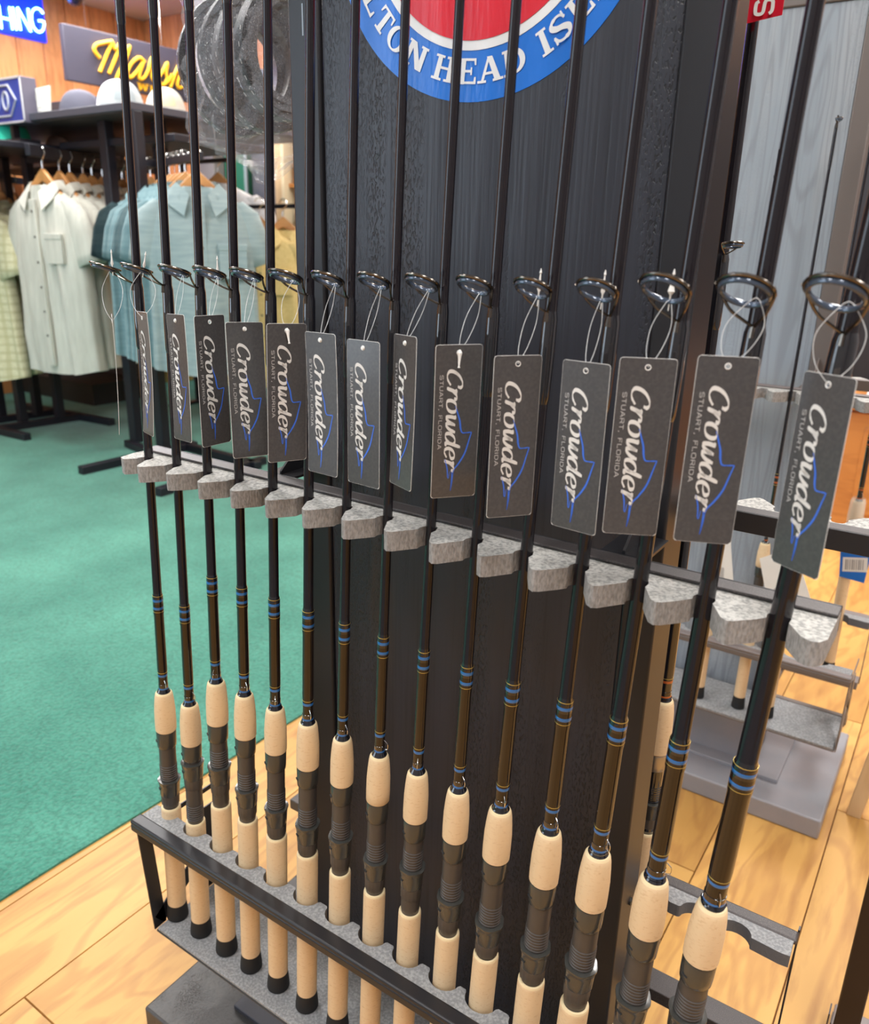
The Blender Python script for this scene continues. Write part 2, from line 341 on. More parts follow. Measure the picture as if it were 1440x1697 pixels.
def tag_print(fn_plane, mb_w, mb_g, mb_b, W, Lg):
    """fn_plane(u_from_left, t_from_top, lift) -> 3D"""
    def put(mb, V, F, m): mb.add([fn_plane(*v, .00035) for v in V], F, m)
    # main word runs down the card; letter tops point right
    x = 0; tot = sum(SCRIPT[c][0] for c in 'Crowder'); sx = .66*Lg/tot; xh = .235*W; sl = .22
    for c in 'Crowder':
        adv, strokes, _ = SCRIPT[c]
        for s_ in strokes:
            pts = [(p.x, p.y) for p in cat_rom([(a, b, 0) for a, b in s_], 6)]
            V, F = ribbon(pts, lambda d, t: (.08+.155*abs(d.y)**1.3)*(1 if .08 < t < .92 else .75))
            V = [((.265*W + b*xh), (.145*Lg + (x+a+b*sl)*sx)) for a, b in V]
            put(mb_w, V, F, M_print)
        x += adv
    x = 0; txt = 'STUART, FLORIDA'; tot = sum(SANS[c][0]+.16 for c in txt); sx = .485*Lg/tot; ch = .078*W
    for c in txt:
        adv, strokes = SANS[c]
        for s_ in strokes:
            V, F = ribbon(s_, lambda d, t: .13)
            put(mb_g, [(.105*W+b*ch, .185*Lg+(x+a)*sx) for a, b in V], F, M_print2)
        x += adv+.16
    for P, wd in (([(.47,.385),(.52,.43),(.575,.48),(.60,.53),(.64,.56),(.72,.563)], 1.1), ([(.72,.563),(.85,.56)], .8), ([(.85,.56),(.80,.615),(.72,.70),(.60,.765),(.50,.805),(.475,.83)], 1.1),
                  ([(.475,.83),(.46,.89),(.435,.955)], .8), ([(.445,.82),(.45,.88),(.435,.955)], .7), ([(.28,.735),(.34,.80),(.355,.86)], .8), ([(.355,.86),(.375,.865),(.40,.82)], .5)):
        pts = [(p.x, p.y) for p in cat_rom([(a*W, b*Lg, 0) for a, b in P], 6)]
        V, F = ribbon(pts, lambda d, t: .00105*wd*(1.0-.45*abs(2*t-1)))
        put(mb_b, V, F, M_bluei)

exec_order = []
# ------------------------------------------------------------------ the room
def struct(o, label=None):
    o['kind'] = 'structure'
    if label: o['label'] = label; 
    return o
def planks():
    mb = MB(); mb.box((-1.0, -1.2, -.03), (1.6, 4.0, -.004), mat('plank_gap', (.10, .045, .02), .8))
    fl = mb.build('floor', smooth=0); struct(fl)
    W_ = .155; L_ = .98; protos = {}
    k = 0; x = -.98
    xs = [-.05 - W_*i for i in range(6, -11, -1)]
    for i, x1 in enumerate(sorted(xs)):
        x0 = x1 - W_ + .0009
        if x1 < -1.0: continue
        x0 = max(x0, -1.0)
        off = [.0, .39, .71, .2, .55][i % 5]
        y = -1.2 - off*L_ + .28
        if i == 0: pass
        while y < 4.0:
            y1 = min(y+L_-.0009, 4.0); y0 = max(y, -1.2)
            if y1 - y0 > .05:
                key = (round(x1-x0, 4), round(y1-y0, 4))
                if key not in protos:
                    m = MB(); a, b = key; g = .0007
                    m.add([(0,0,-.004),(a,0,-.004),(a,b,-.004),(0,b,-.004),(g,g,0),(a-g,g,0),(a-g,b-g,0),(g,b-g,0)], [(4,5,6,7),(0,1,5,4),(1,2,6,5),(2,3,7,6),(3,0,4,7)], M_floor)
                    o = m.build('plank', fl, smooth=0); protos[key] = o
                else:
                    o = protos[key].copy(); C.objects.link(o)
                o.location = (x0, y0, 0)
            y += L_
planks()
def carpet_mat():
    m = bpy.data.materials.new('green_carpet'); m.use_nodes = True; nt = m.node_tree; N = nt.nodes; L = nt.links; b = N['Principled BSDF']
    b.inputs['Roughness'].default_value = .95; b.inputs['Specular IOR Level'].default_value = .1; b.inputs['Sheen Weight'].default_value = .25
    tc = N.new('ShaderNodeTexCoord')
    def n_(s, d): 
        n = N.new('ShaderNodeTexNoise'); n.inputs['Scale'].default_value = s; n.inputs['Detail'].default_value = d; L.new(tc.outputs['Object'], n.inputs['Vector']); return n
    a, c = n_(4, 4), n_(160, 4)
    mx = N.new('ShaderNodeMix'); mx.data_type = 'RGBA'; mx.inputs[6].default_value = (.038, .19, .140, 1); mx.inputs[7].default_value = (.072, .275, .205, 1)
    r = N.new('ShaderNodeMapRange'); r.inputs['From Min'].default_value = .35; r.inputs['From Max'].default_value = .68; L.new(a.outputs[0], r.inputs[0]); L.new(r.outputs[0], mx.inputs[0])
    m2 = N.new('ShaderNodeMix'); m2.data_type = 'RGBA'; m2.blend_type = 'MULTIPLY'; m2.inputs[0].default_value = .55; L.new(mx.outputs[2], m2.inputs[6])
    r2 = N.new('ShaderNodeMapRange'); r2.inputs['From Min'].default_value = .3; r2.inputs['From Max'].default_value = .62; r2.inputs['To Min'].default_value = .45; r2.inputs['To Max'].default_value = 1.2; L.new(c.outputs[0], r2.inputs[0])
    cc = N.new('ShaderNodeCombineColor'); [L.new(r2.outputs[0], cc.inputs[k]) for k in range(3)]; L.new(cc.outputs[0], m2.inputs[7])
    L.new(m2.outputs[2], b.inputs['Base Color'])
    bp = N.new('ShaderNodeBump'); bp.inputs['Distance'].default_value = .004; bp.inputs['Strength'].default_value = .8; L.new(c.outputs[0], bp.inputs['Height']); L.new(bp.outputs[0], b.inputs['Normal'])
    return m
def room():
    m = MB(); m.add([(-5.2,-1.3,0.004),(-1.012,-1.3,.004),(-.995,.5,.004),(-.975,1.0,.004),(-.962,4.0,.004),(-5.2,4.0,.004)], [(0,1,2,3,4,5)], carpet_mat())
    m.add([(-1.012,-1.3,-.003),(-.995,.5,-.003),(-.975,1.0,-.003),(-.962,4.0,-.003),(-1.012,-1.3,.004),(-.995,.5,.004),(-.975,1.0,.004),(-.962,4.0,.004)], [(0,1,5,4),(1,2,6,5),(2,3,7,6)], m.mats[0])
    struct(m.build('floor', smooth=0))['label'] = 'green carpet covering the clothing side of the shop'
    wm = mat('darkened_wall_paint', (.30, .31, .34), .8)  # unseen walls, darkened so the glossy rods reflect less light
    m = MB(); m.box((-5.3, -1.4, CEIL), (1.8, 4.1, CEIL+.05), mat('ceiling_paint', (.62, .56, .52), .9)); struct(m.build('ceiling', smooth=0))
    for nm, a, b in (('wall_right', (1.7, -1.3, 0), (1.75, 4.05, CEIL)), ('wall_front', (-5.2, -1.35, 0), (1.75, -1.3, CEIL))):
        m = MB(); m.box(a, b, wm); struct(m.build(nm, smooth=0))
    # added glowing window behind the camera, puts cool upright highlights on the rods
    e = empty('added_window', (-2.55, -1.29, 1.3)); e['kind'] = 'structure'
    m = MB(); m.box((-.95, -.004, -.85), (.95, .0, .80), mat('added_pane_glow', (.8, .88, 1), .3, emit=((.72, .86, 1.0), 2.6))); m.build('added_glow_pane', e, smooth=0)
    m = MB()
    for x0, x1, z0, z1 in ((-1.0, 1.0, .80, .86), (-1.0, 1.0, -.91, -.85), (-1.0, -.95, -.9, .86), (.95, 1.0, -.9, .86), (-.34, -.30, -.85, .8), (.30, .34, -.85, .8)): m.box((x0, 0, z0), (x1, .03, z1), mat('added_frame_paint', (.08, .08, .08), .5))
    m.build('added_window_frame', e, smooth=0)
    bk = mat('wall_backing', (.12, .05, .02), .9)
    m = MB(); m.box((-5.1, -1.3, 0), (-5.02, 4.0, CEIL), bk); wl = struct(m.build('wall_left', smooth=0))
    m = MB(); m.box((-5.1, 3.92, 0), (1.75, 4.0, CEIL), bk); wb = struct(m.build('wall_back', smooth=0))
    proto = MB(); proto.box((0, 0, .0), (.016, .1655, CEIL), M_pine); p0 = proto.build('wall_board', wl, bevel=.003, seg=1); y = -1.25; p0.location = (-5.02, y, 0)
    while y < 3.7:
        y += .17; o = p0.copy(); C.objects.link(o); o.location = (-5.02, y, 0)
    proto = MB(); proto.box((0, -.016, .0), (.1655, 0, CEIL), M_pine); p0 = proto.build('wall_board', wb, bevel=.003, seg=1); x = -5.0; p0.location = (x, 3.92, 0)
    while x < 1.5:
        x += .17; o = p0.copy(); C.objects.link(o); o.location = (x, 3.92, 0)
    # lamps that give the light above
room()
def lamps():
    fm = mat('lamp_frame', (.8, .8, .8), .5); em = mat('lamp_diffuser', (1, .97, .92), .5, emit=((1, .96, .9), 3))
    for i, (x, y) in enumerate(((.35, -.2), (-1.3, .5), (1.3, 1.2), (-.2, 2.6), (-2.2, 1.0), (-3.1, 1.9), (-3.9, 2.7), (-2.2, 3.0), (-.9, -1.1), (1.2, 2.9))):
        if i == 0:
            e = empty('ceiling_lamp', (x, y, CEIL-.02))
            m = MB(); m.box((-.17, -.58, 0), (.17, .58, .02), fm); m.build('lamp_frame', e, smooth=0)
            m = MB(); m.box((-.14, -.55, -.004), (.14, .55, 0), em); m.build('diffuser', e, smooth=0); e0 = e
        else:
            e = copy_tree(e0); e.location = (x, y, CEIL-.02)
        tag(e, 'white ceiling lamp panel above '+['the camera side of the black rack', 'the carpet edge', 'the right aisle', 'the grey-board rack', 'the open carpet', 'the clothing racks', 'the left corner', 'the back of the carpet', 'the entrance side', 'the wooden cabinet'][i], 'lamp', 'ceiling lamp panels')
lamps()

# ------------------------------------------------------------------ double-sided rod display rack
PITCH = .04
def rod_x_seen(i, z):   # i = 1..15, X of rod i at height z
    top = [-.618,-.578,-.537,-.496,-.456,-.416,-.377,-.337,-.297,-.2585,-.2175,-.178,-.1365,-.0965,-.0575]
    ct = [-.630,-.590,-.548,-.509,-.469,-.429,-.389,-.349,-.310,-.271,-.233,-.192,-.154,-.113,-.074]
    zt = [1.074,1.069,1.064,1.059,1.053,1.049,1.044,1.039,1.034,1.029,1.024,1.019,1.014,1.009,.85][i-1]
    zc = [.451,.452][i-1] if i < 3 else .492
    return ct[i-1] + (top[i-1]-ct[i-1])*(z-zc)/(zt-zc)
def rod_y_seen(z): return .453 - .0094*(.699-z)/.4147
def rod_y(z): return .4560
def rod_x(i, z):   # straight rod line, set back so that the cork clears the foam
    P = []
    for q in (.30, .90):
        k = .4560/rod_y_seen(q); P.append((rod_x_seen(i, q)*k, .896+(q-.896)*k))
    (x0, z0), (x1, z1) = P
    return x0+(x1-x0)*(z-z0)/(z1-z0)
def z_back(z): return .896+(z-.896)*.4560/rod_y_seen(z)
def rack(org, mboard, mtube, mstrip, mbase, mbasetop, label, top=1.5, boardtop=None, tray=(.1645, .413, -.650)):
    ox, oy = org
    e = empty('display_rack', (ox-.345, oy+.5515, 0)); tag(e, label, 'rack'); O = (-.345, .5515, 0)
    def B(mb, name, **k): return mb.build(name, e, org=O, **k)
    # base: thick board on the floor
    m = MB(); m.box((-.665, .403, .0), (-.033, .700, .036), mbase); B(m, 'base_board', bevel=.003)
    m = MB(); m.box((-.577, .462, .036), (-.113, .641, .0425), mbasetop); B(m, 'base_plate', bevel=.001)
    bt = boardtop or top
    if boardtop:
        m = MB(); m.box((-.500, .490, .036), (-.165, .612, .150), mbase); B(m, 'base_column', bevel=.003)
    m = MB(); m.box((-.4705, .5335, .0425), (-.1845, .5695, bt), mboard); B(m, 'panel', bevel=.001)
    for x0, x1 in ((-.503, -.471), (-.184, -.158)):
        m = MB(); m.box((x0, .530, .0425), (x1, .573, top), mtube)
        m.mats.append(M_black)
        t = B(m, 'upright_tube', bevel=.002)
        # punched hook slots up the tube face
        s = MB()
        for z in ([1.048+.05*k for k in range(9)] if top > 1.3 else []):
            for yy in (.5298, .5725): s.box(((x0+x1)/2-.0008, yy, z), ((x0+x1)/2+.0008, yy+.0007, z+.022), M_black)
        if s.v:
            so = s.build('hook_slot', t, org=O)
        s = MB()
        for z in (.36, .72): s.lathe([(0, .0035), (.0015, .0035), (.0025, .002)], M_hood, 12); 
        sv = [(x1+v[2], .555+v[0], (.36 if k < len(s.v)//2 else .72)+v[1]) for k, v in enumerate(s.v)]; s.v = sv
        s.build('screw_head', t, org=O)
    # upper bars: L strip at the back, toothed foam in front; mirrored on the other side
    for side in (1, -1):
        Y = (lambda y: y) if side == 1 else (lambda y: 2*.5515 - y + .012)
        xl, xr = -.655, -.037
        m = MB(); a, b = sorted((Y(.469), Y(.4835))); m.box((xl, a, .6995), (xr, b, .7015), mstrip)
        c = Y(.4835); m.box((xl, min(c, c+.002*side), .685), (xr, max(c, c+.002*side), .7015), mtube)
        bar = B(m, 'upper_bar', bevel=.0006)
        poly = [(xl, Y(.4815)), (xl, Y(.452))]
        # tooth profile
        poly = [(xl+.001, Y(.482)), (xl, Y(.458)), (xl+.004, Y(.441)), (xl+.012, Y(.438))]
        for i in range(1, 16):
            rx = rod_x(i, .695)
            poly += [(rx-.010, Y(.4415)), (rx-.0058, Y(.4475)), (rx-.0065, Y(.452)), (rx-.004, Y(.459)), (rx, Y(.4605)), (rx+.004, Y(.459)), (rx+.0065, Y(.453)), (rx+.0062, Y(.4475))]
            if i < 15: poly += [(rx+.015, Y(.432)), (rx+.019, Y(.4295)), (rx+.0225, Y(.4315))]
            else: poly += [(rx+.015, Y(.434)), (rx+.020, Y(.4312)), (rx+.0245, Y(.4325)), (rx+.0275, Y(.439))]
        poly += [(xr, Y(.482))]
        m = MB(); m.prism(poly, .684, .699, M_foam, mside=M_foam_edge); m.build('foam_comb', bar, org=O, bevel=.0008, seg=1)
        # gussets from tube to bar
        for xg in (-.487, -.171):
            m = MB(); a, b = sorted((Y(.4855), Y(.530)))
            if side == 1: pl = [(Y(.4855), .7015), (Y(.530), .7015), (Y(.530), .742), (Y(.4855), .704)]
            else: pl = [(Y(.4855), .7015), (Y(.530), .7015), (Y(.530), .742), (Y(.4855), .704)]
            m.prism(pl, xg-.001, xg+.001, mtube, ax='x'); m.box((xg-.016, a, .6995), (xg+.016, b, .7015), mtube)
            B(m, 'gusset')
    # lower bars + trays + end plates
    for side in (1, -1):
        Y = (lambda y: y) if side == 1 else (lambda y: 2*.5515 - y + .010)
        xl, xr = (-.678 if side == 1 else -.500), -.034
        m = MB(); a, b = sorted((Y(.4215), Y(.4365))); m.box((xl, a, .2790), (xr, b, .2845), mtube if side == 1 and mtube is M_steel else mstrip)
        a, b = sorted((Y(.4215), Y(.4262))); m.box((xl, a, .2700), (xr, b, .2800), mtube)
        bar = B(m, 'lower_bar', bevel=.0024, seg=3)
        poly = [(xl+.003, Y(.4265)), (xr-.003, Y(.4265)), (xr-.002, Y(.4560)), (xr-.010, Y(.4570))]
        for i in range(15, 0, -1):
            rx = rod_x(i, .283)
            if rx < xl + .03: break
            nx = rod_x(i-1, .283) if i > 1 else xl+.012
            for k in range(11):
                a_ = R(4 + 172*k/10)
                poly.append((rx+.0148*cos(a_), Y(.4560-.0128*sin(a_))))
            if i > 1 and nx > xl + .03:
                mid = (rx-.0148+nx+.0148)/2; hw = (rx-.0148-nx-.0148)/2
                poly += [(mid+hw*.7, Y(.4568)), (mid-hw*.7, Y(.4568))]
        poly += [(xl+.012, Y(.4570)), (xl+.003, Y(.4560))]
        m = MB(); m.prism(poly, .270, .2835, M_foam_dark, mside=mat('grey_felt_edge', (.13, .135, .15), .8, bump=(.6, (500, 500, 300), .0008))); m.build('foam_comb', bar, org=O, bevel=.0008, seg=1)
        if side == -1:
            m = MB(); m.box((-.668, .657, .150), (-.036, .684, .165), mstrip); B(m, 'back_tray_rail', bevel=.001)
            for xg in (-.487, -.171):
                m = MB(); m.box((xg-.011, .573, .140), (xg+.011, .680, .150), mtube); B(m, 'tray_bracket', bevel=.001)
                m = MB(); m.box((xg-.008, .573, .268), (xg+.008, .690, .272), mtube); B(m, 'bar_bracket', bevel=.001)
            m = MB(); m.prism([(.684, .150), (.690, .150), (.700, .283), (.694, .283)], -.0360, -.0344, mtube, ax='x'); B(m, 'end_plate')
            continue
        # tray
        a, b = sorted((Y(.413), Y(.520)))
        tz, ty, tx = tray; a, b = sorted((Y(ty), Y(.520)))
        m = MB(); m.box((tx, a, tz-.0065), (-.037, b, tz-.004), mtube); tr = B(m, 'tray', bevel=.0008)
        m = MB(); a, b = sorted((Y(ty+.0005), Y(.519))); m.box((tx+.002, a, tz-.004), (-.039, b, tz), M_foam_dark); m.build('felt_liner', tr, org=O, bevel=.001)
        # end plates with triangular cut-outs, built as bars
        for xe in (tx-.0045, -.0355):
            m = MB()
            def strip(p, q, w0, w1=None):
                w1 = w1 or w0
                p = Vector(p); q = Vector(q); d = (q-p).normalized(); n = Vector((-d.y, d.x))
                pts = [p+n*w0/2, p-n*w0/2, q-n*w1/2, q+n*w1/2]
                m.prism([(v.x, v.y) for v in pts], xe-.0008, xe+.0008, mtube, ax='x')
            strip((Y(.4310), .271), (Y(ty+.009), tz-.0065), .016)
            strip((Y(.440), .266), (Y(.505), .185), .018); strip((Y(ty+.008), tz+.002), (Y(.505), tz+.05), .019)
            m.prism([(Y(.500), tz-.0065), (Y(.531), tz-.0065), (Y(.531), .245), (Y(.500), .245)], xe-.0008, xe+.0008, mtube, ax='x')
            m.prism([(Y(.428), .265), (Y(.531), .265), (Y(.531), .271), (Y(.428), .271)], xe-.0008, xe+.0008, mtube, ax='x')
            B(m, 'end_plate')
        # brackets under the tray out from the tubes
        for xg in (-.487, -.171):
            m = MB(); a, b = sorted((Y(.455), Y(.5305))); m.box((xg-.011, a, tz-.0185), (xg+.011, b, tz-.0065), mtube); B(m, 'tray_bracket', bevel=.001)
        for a0 in (-.6545, -.171):
            m = MB(); a, b = sorted((Y(.520), Y(.5305))); m.box((a0, a, .150), (a0+.137 if a0 > -.5 else -.487, b, .165), mtube); B(m, 'back_rail', bevel=.001)
    if boardtop:
        m = MB(); m.box((-.503, .530, bt), (-.158, .573, bt+.02), mtube); B(m, 'top_rail', bevel=.002)
    return e
rack((0, 0), M_board, M_steel, M_strip, M_base, mat('slate_plate', (.055, .056, .070), .45, .2), 'black rod display rack with dark stained board behind the row of tagged rods', top=1.5, tray=(.1345, .4300, -.664))
rack((-.03, .82), M_gboard, M_gsteel, M_gstrip, M_gbase, M_gbase, 'taupe rod display rack with grey-blue board, behind the right end of the black rack', top=1.24, boardtop=1.222)

# ------------------------------------------------------------------ round shop sticker on the board
def sticker():
    cx, cz = -.3268, 1.1164; y0 = .5335
    e = empty('sticker', (cx, y0, cz)); tag(e, 'round blue, white and red sticker with HILTON HEAD ISLAND lettering on the black board', 'sticker')
    def disc(r0, r1, y, m, nm):
        mb = MB(); n = 96; V = []; F = []
        for k in range(n):
            a = 2*pi*k/n
            V += [(r1*cos(a), -y, r1*sin(a)), (r1*cos(a), -y+.0003, r1*sin(a)), (r0*cos(a), -y, r0*sin(a))]
        for k in range(n):
            a, b = 3*k, 3*((k+1) % n); F += [(a, b, b+1, a+1), (a, a+2, b+2, b)]
        mb.add(V, F, m); return mb.build(nm, e)
    bmp = (.35, (240, 240, 60), .0006)
    disc(0, .1255, .0004, mat('sticker_blue', (.012, .17, .68), .22, bump=bmp), 'outer_ring')
    disc(0, .0932, .0008, mat('sticker_white', (.82, .84, .86), .25, bump=bmp), 'inner_ring')
    disc(0, .0872, .0012, mat('sticker_red', (.68, .012, .03), .25, bump=bmp), 'centre_disc')
    wh = MATS['sticker_white']
    def arc_text(txt, a0, step, r, h, flip):
        for c in txt:
            if c != ' ':
                adv, polys = SL[c]; mb = MB()
                a = R(a0)
                for pi_, p in enumerate(polys):
                    V = []
                    for (x, y) in p:
                        lx = (x-adv/2)*h*1.28; ly = (y-.5)*h
                        if flip: rr = r - ly; aa = a + lx/r
                        else: rr = r + ly; aa = a - lx/r
                        V.append((rr*cos(aa), -.0009-.00002*pi_, rr*sin(aa)))
                    mb.add(V, [tuple(range(len(V)))], wh)
                mb.build('letter', e, smooth=0)
            a0 += step
    # the letters around the foot of the ring, and on up the sides
    seq = [('H', -184), ('I', -174), ('L', -165), ('T', -149), ('O', -137.5), ('N', -124.0), ('H', -105.0), ('E', -95), ('A', -84.5), ('D', -74), ('I', -58.8), ('S', -51.6), ('L', -42.0), ('A', -31), ('N', -19), ('D', -7)]
    seq = [('H', -187), ('I', -176), ('L', -166.5), ('L', -152), ('T', -142), ('O', -132), ('N', -120.5)] and [('H', -178), ('I', -165), ('L', -150.5), ('T', -141.0), ('O', -131.5), ('N', -120.5), ('H', -105.5), ('E', -94.8), ('A', -85), ('D', -74.5), ('I', -61.8), ('S', -54.6), ('L', -46.0), ('A', -35.5), ('N', -23), ('D', -10)]
    for c, a in seq: arc_text(c, a, 0, .1062, .0160, True)
sticker()

# ------------------------------------------------------------------ the row of rods
RU = [.0041,.0041,.0041,.0041,.0041,.0041,.0038,.0037,.0037,.0039,.0043,.0045,.0048,.0052,.0060]
RC = [.0110,.0108,.0108,.0106,.0106,.0106,.0104,.0103,.0104,.0106,.0110,.0113,.0117,.0120,.0122]
RING = [.0122,.0122,.0122,.0122,.0120,.0120,.0113,.0112,.0113,.0113,.0112,.0116,.0134,.0140,.0148]
PSI = [-14,-8,5,5,4,3,0,0,-2,-2,-3,-2,-5,-3,-8]
TILT = [16,17,18,19,20,21,23,25,26,27,29,30,32,32,32]
def ring_pts(c, e1, e2, r, n=28): return [c + e1*(r*cos(2*pi*k/n)) + e2*(r*sin(2*pi*k/n)) for k in range(n)]
GUIDES = {}
def rod(name, base, axis, zmap, ru, rc, label, group, nut=.0, guide=None, style='blue', top=1.78, hook=-50, short=False):
    """base: foot point; zmap(z) -> distance along the rod for a world height"""
    ax = Vector(axis).normalized()
    q = Vector((0, 0, 1)).rotation_difference(ax)
    e = bpy.data.objects.new(name, None); C.objects.link(e); e.location = base; e.rotation_mode = 'QUATERNION'; e.rotation_quaternion = q
    tag(e, label, 'fishing rod', group)
    z0 = base[2]; D = lambda z: z - z0
    ct, cb, rt = zmap
    dz = ct - .492
    A = MB()
    rb = ru*1.13
    prof = [(D(ct-.02), rb*1.02, M_brown), (D(ct+.017), rb*1.02, M_brown), (D(ct+.030), rb*1.10, M_brown), (D(ct+.0905), rb*1.06, M_brown), (D(ct+.0925), rb*1.12, M_brown), (D(ct+.104), rb*1.12, M_black),
            (D(ct+.1125), rb*1.12, M_black), (D(ct+.1155), ru*1.06, M_blank), (D(.699), ru, M_blank), (D(.80), ru*.94, M_blank), (D(1.03), ru*.80, M_blank), (D(top), ru*.45, M_blank)]
    if style != 'blue': prof = [(p[0], p[1], M_black if p[0] < D(.66) else M_blank) for p in prof]
    if not guide or not guide.get('sleeve', True): pass
    A.lathe(prof, M_blank, 20); A.build('blank', e)
    # thread wraps: coloured bands proud of the blank
    def band(z_, hgt, r_, m, nm='thread_wrap'):
        b = MB(); b.lathe([(D(z_)-hgt/2, r_*.985), (D(z_)-hgt/2+.0002, r_), (D(z_)+hgt/2-.0002, r_), (D(z_)+hgt/2, r_*.985)], m, 20); return b.build(nm, e)
    c1 = M_blue if style == 'blue' else mat('red_orange_thread', (.45, .10, .02), .3, .2, coat=.8)
    for z_, hh, m in ((ct+.1125, .0007, M_gold), (ct+.1075, .0028, c1), (ct+.0990, .0028, c1), (ct+.0950, .0007, M_gold)):
        band(z_, hh, rb*1.13, m)
    k = .018
    band(ct+.0240, .0006, rb*1.09, M_gold); band(ct+.0205, .0026, rb*1.06, c1); band(ct+.0045, .0026, rb*1.10, c1); band(ct+.0025, .0006, rb*1.10, M_gold)
    b = MB(); b.lathe([(D(ct+.005), rb*1.05), (D(ct+.0053), rb*1.09), (D(ct+.0098), rb*1.08), (D(ct+.0100), rb*1.03)], M_black, 20); b.build('hook_wrap', e)
    # winding check
    b = MB(); b.lathe([(D(ct-.001), rc*.62), (D(ct+.0004), rc*.64), (D(ct+.0018), rc*.56), (D(ct+.0030), rb*1.25), (D(ct+.0040), rb*1.12)], M_black, 24); b.build('winding_check', e)
    # hook keeper: small bent wire
    a = R(hook); dr = Vector((cos(a), sin(a), 0)); rr = rb*1.06
    P = [dr*rr+Vector((0,0,D(ct+.0155))), dr*(rr+.0014)+Vector((0,0,D(ct+.0145))), dr*(rr+.0034)+Vector((0,0,D(ct+.0125))), dr*(rr+.0034)+Vector((0,0,D(ct+.0080))), dr*(rr+.0016)+Vector((0,0,D(ct+.0070))), dr*rr+Vector((0,0,D(ct+.0062)))]
    b = MB(); b.tube(cat_rom(P, 3), .00032, M_wire, 6); b.build('hook_keeper', e)
    # fore grip
    b = MB(); L_ = ct-cb
    b.lathe([(D(cb), rc*.90), (D(cb+.0012), rc*.985), (D(cb+.01), rc), (D(cb+.024), rc*.985), (D(ct-.014), rc*.93), (D(ct-.006), rc*.86), (D(ct-.002), rc*.79, M_cork_rim), (D(ct-.0004), rc*.70, M_cork_rim), (D(ct), rc*.6, M_cork_rim)], M_cork, 28); b.build('fore_grip', e)
    # reel seat barrel with fixed hood
    rs = rc*.80; S = MB(); span = cb - rt
    f = lambda t: D(rt + span*t)
    S.lathe([(f(-.02), rs*.9), (f(.03), rs*.96), (f(.04), rs), (f(1.0), rs)], M_seat, 28)
    hoods = lambda a: 1 + .035*cos(6*a)
    S.lathe([(f(.80), rs*1.05), (f(.81), rs*1.12), (f(.86), rs*1.15), (f(.985), rs*1.17), (f(1.0), rs*1.12)], M_hood, 36, ang=lambda a: 1+.03*max(0, cos(a+pi/2))**2)
    n0 = .13 + nut
    for kk in range(7):
        zt = (n0+.23+.028*kk) if nut < .2 else (.04+.028*kk)
        if nut >= .2 or zt < .78:
            S.lathe([(f(zt), rs), (f(zt+.006), rs*1.055), (f(zt+.014), rs*1.055), (f(zt+.020), rs)], M_seat, 28)
    if style == 'gold':
        sil = mat('brushed_silver', (.42, .38, .33), .3, .9); S.mats = [sil if q_ is M_hood else (M_black if q_ is M_seat else q_) for q_ in S.mats]
    seat = S.build('reel_seat', e)
    # slot marks on the hood
    for zz in (.88,):
        b = MB(); a0 = -pi/2 - .55
        pts = [Vector((rs*1.185*cos(a0+t_), rs*1.185*sin(a0+t_), f(zz))) for t_ in (-.22, -.11, 0, .11, .22)]
        b.tube(pts, .0009, M_rubber, 6, flat=.5); b.build('hood_slot', seat)
    # locking nut
    b = MB()
    b.lathe([(f(n0-.11), rs*1.00), (f(n0-.10), rs*1.08), (f(n0+.02), rs*1.12)], M_seat, 48, ang=lambda a: 1+.02*cos(16*a))
    b.lathe([(f(n0+.02), rs*1.12), (f(n0+.03), rs*1.16), (f(n0+.15), rs*1.22), (f(n0+.19), rs*1.30), (f(n0+.205), rs*1.36), (f(n0+.22), rs*1.36), (f(n0+.225), rs*1.02)], M_hood, 36, ang=lambda a: 1+.03*cos(6*a+.4))
    nt_ = b.build('locking_nut', e)
    b = MB(); pts = [Vector((rs*1.21*cos(-pi/2-.5+t_), rs*1.21*sin(-pi/2-.5+t_), f(n0+.11))) for t_ in (-.22, -.11, 0, .11, .22)]
    b.tube(pts, .0009, M_rubber, 6, flat=.5); b.build('hood_slot', nt_)
    # rear grip with pale rim, rubber butt
    b = MB(); r2 = rc*.97
    b.lathe([(D(z0+.020), r2), (D(rt-.004), r2), (D(rt-.0015), r2*.985, M_cork_rim), (D(rt), r2*.93, M_cork_rim), (D(rt+.0002), rs*.95, M_cork_rim), (D(rt-.004), rs*.9, M_cork_rim)], M_cork, 28, cap=False); b.build('rear_grip', e)
    b = MB(); b.lathe([(0, r2*.98), (.0012, r2*1.16), (.005, r2*1.15), (.018, r2*1.03), (.0215, r2*1.0), (.0218, r2*.5)], M_rubber, 28); b.build('butt_cap', e)
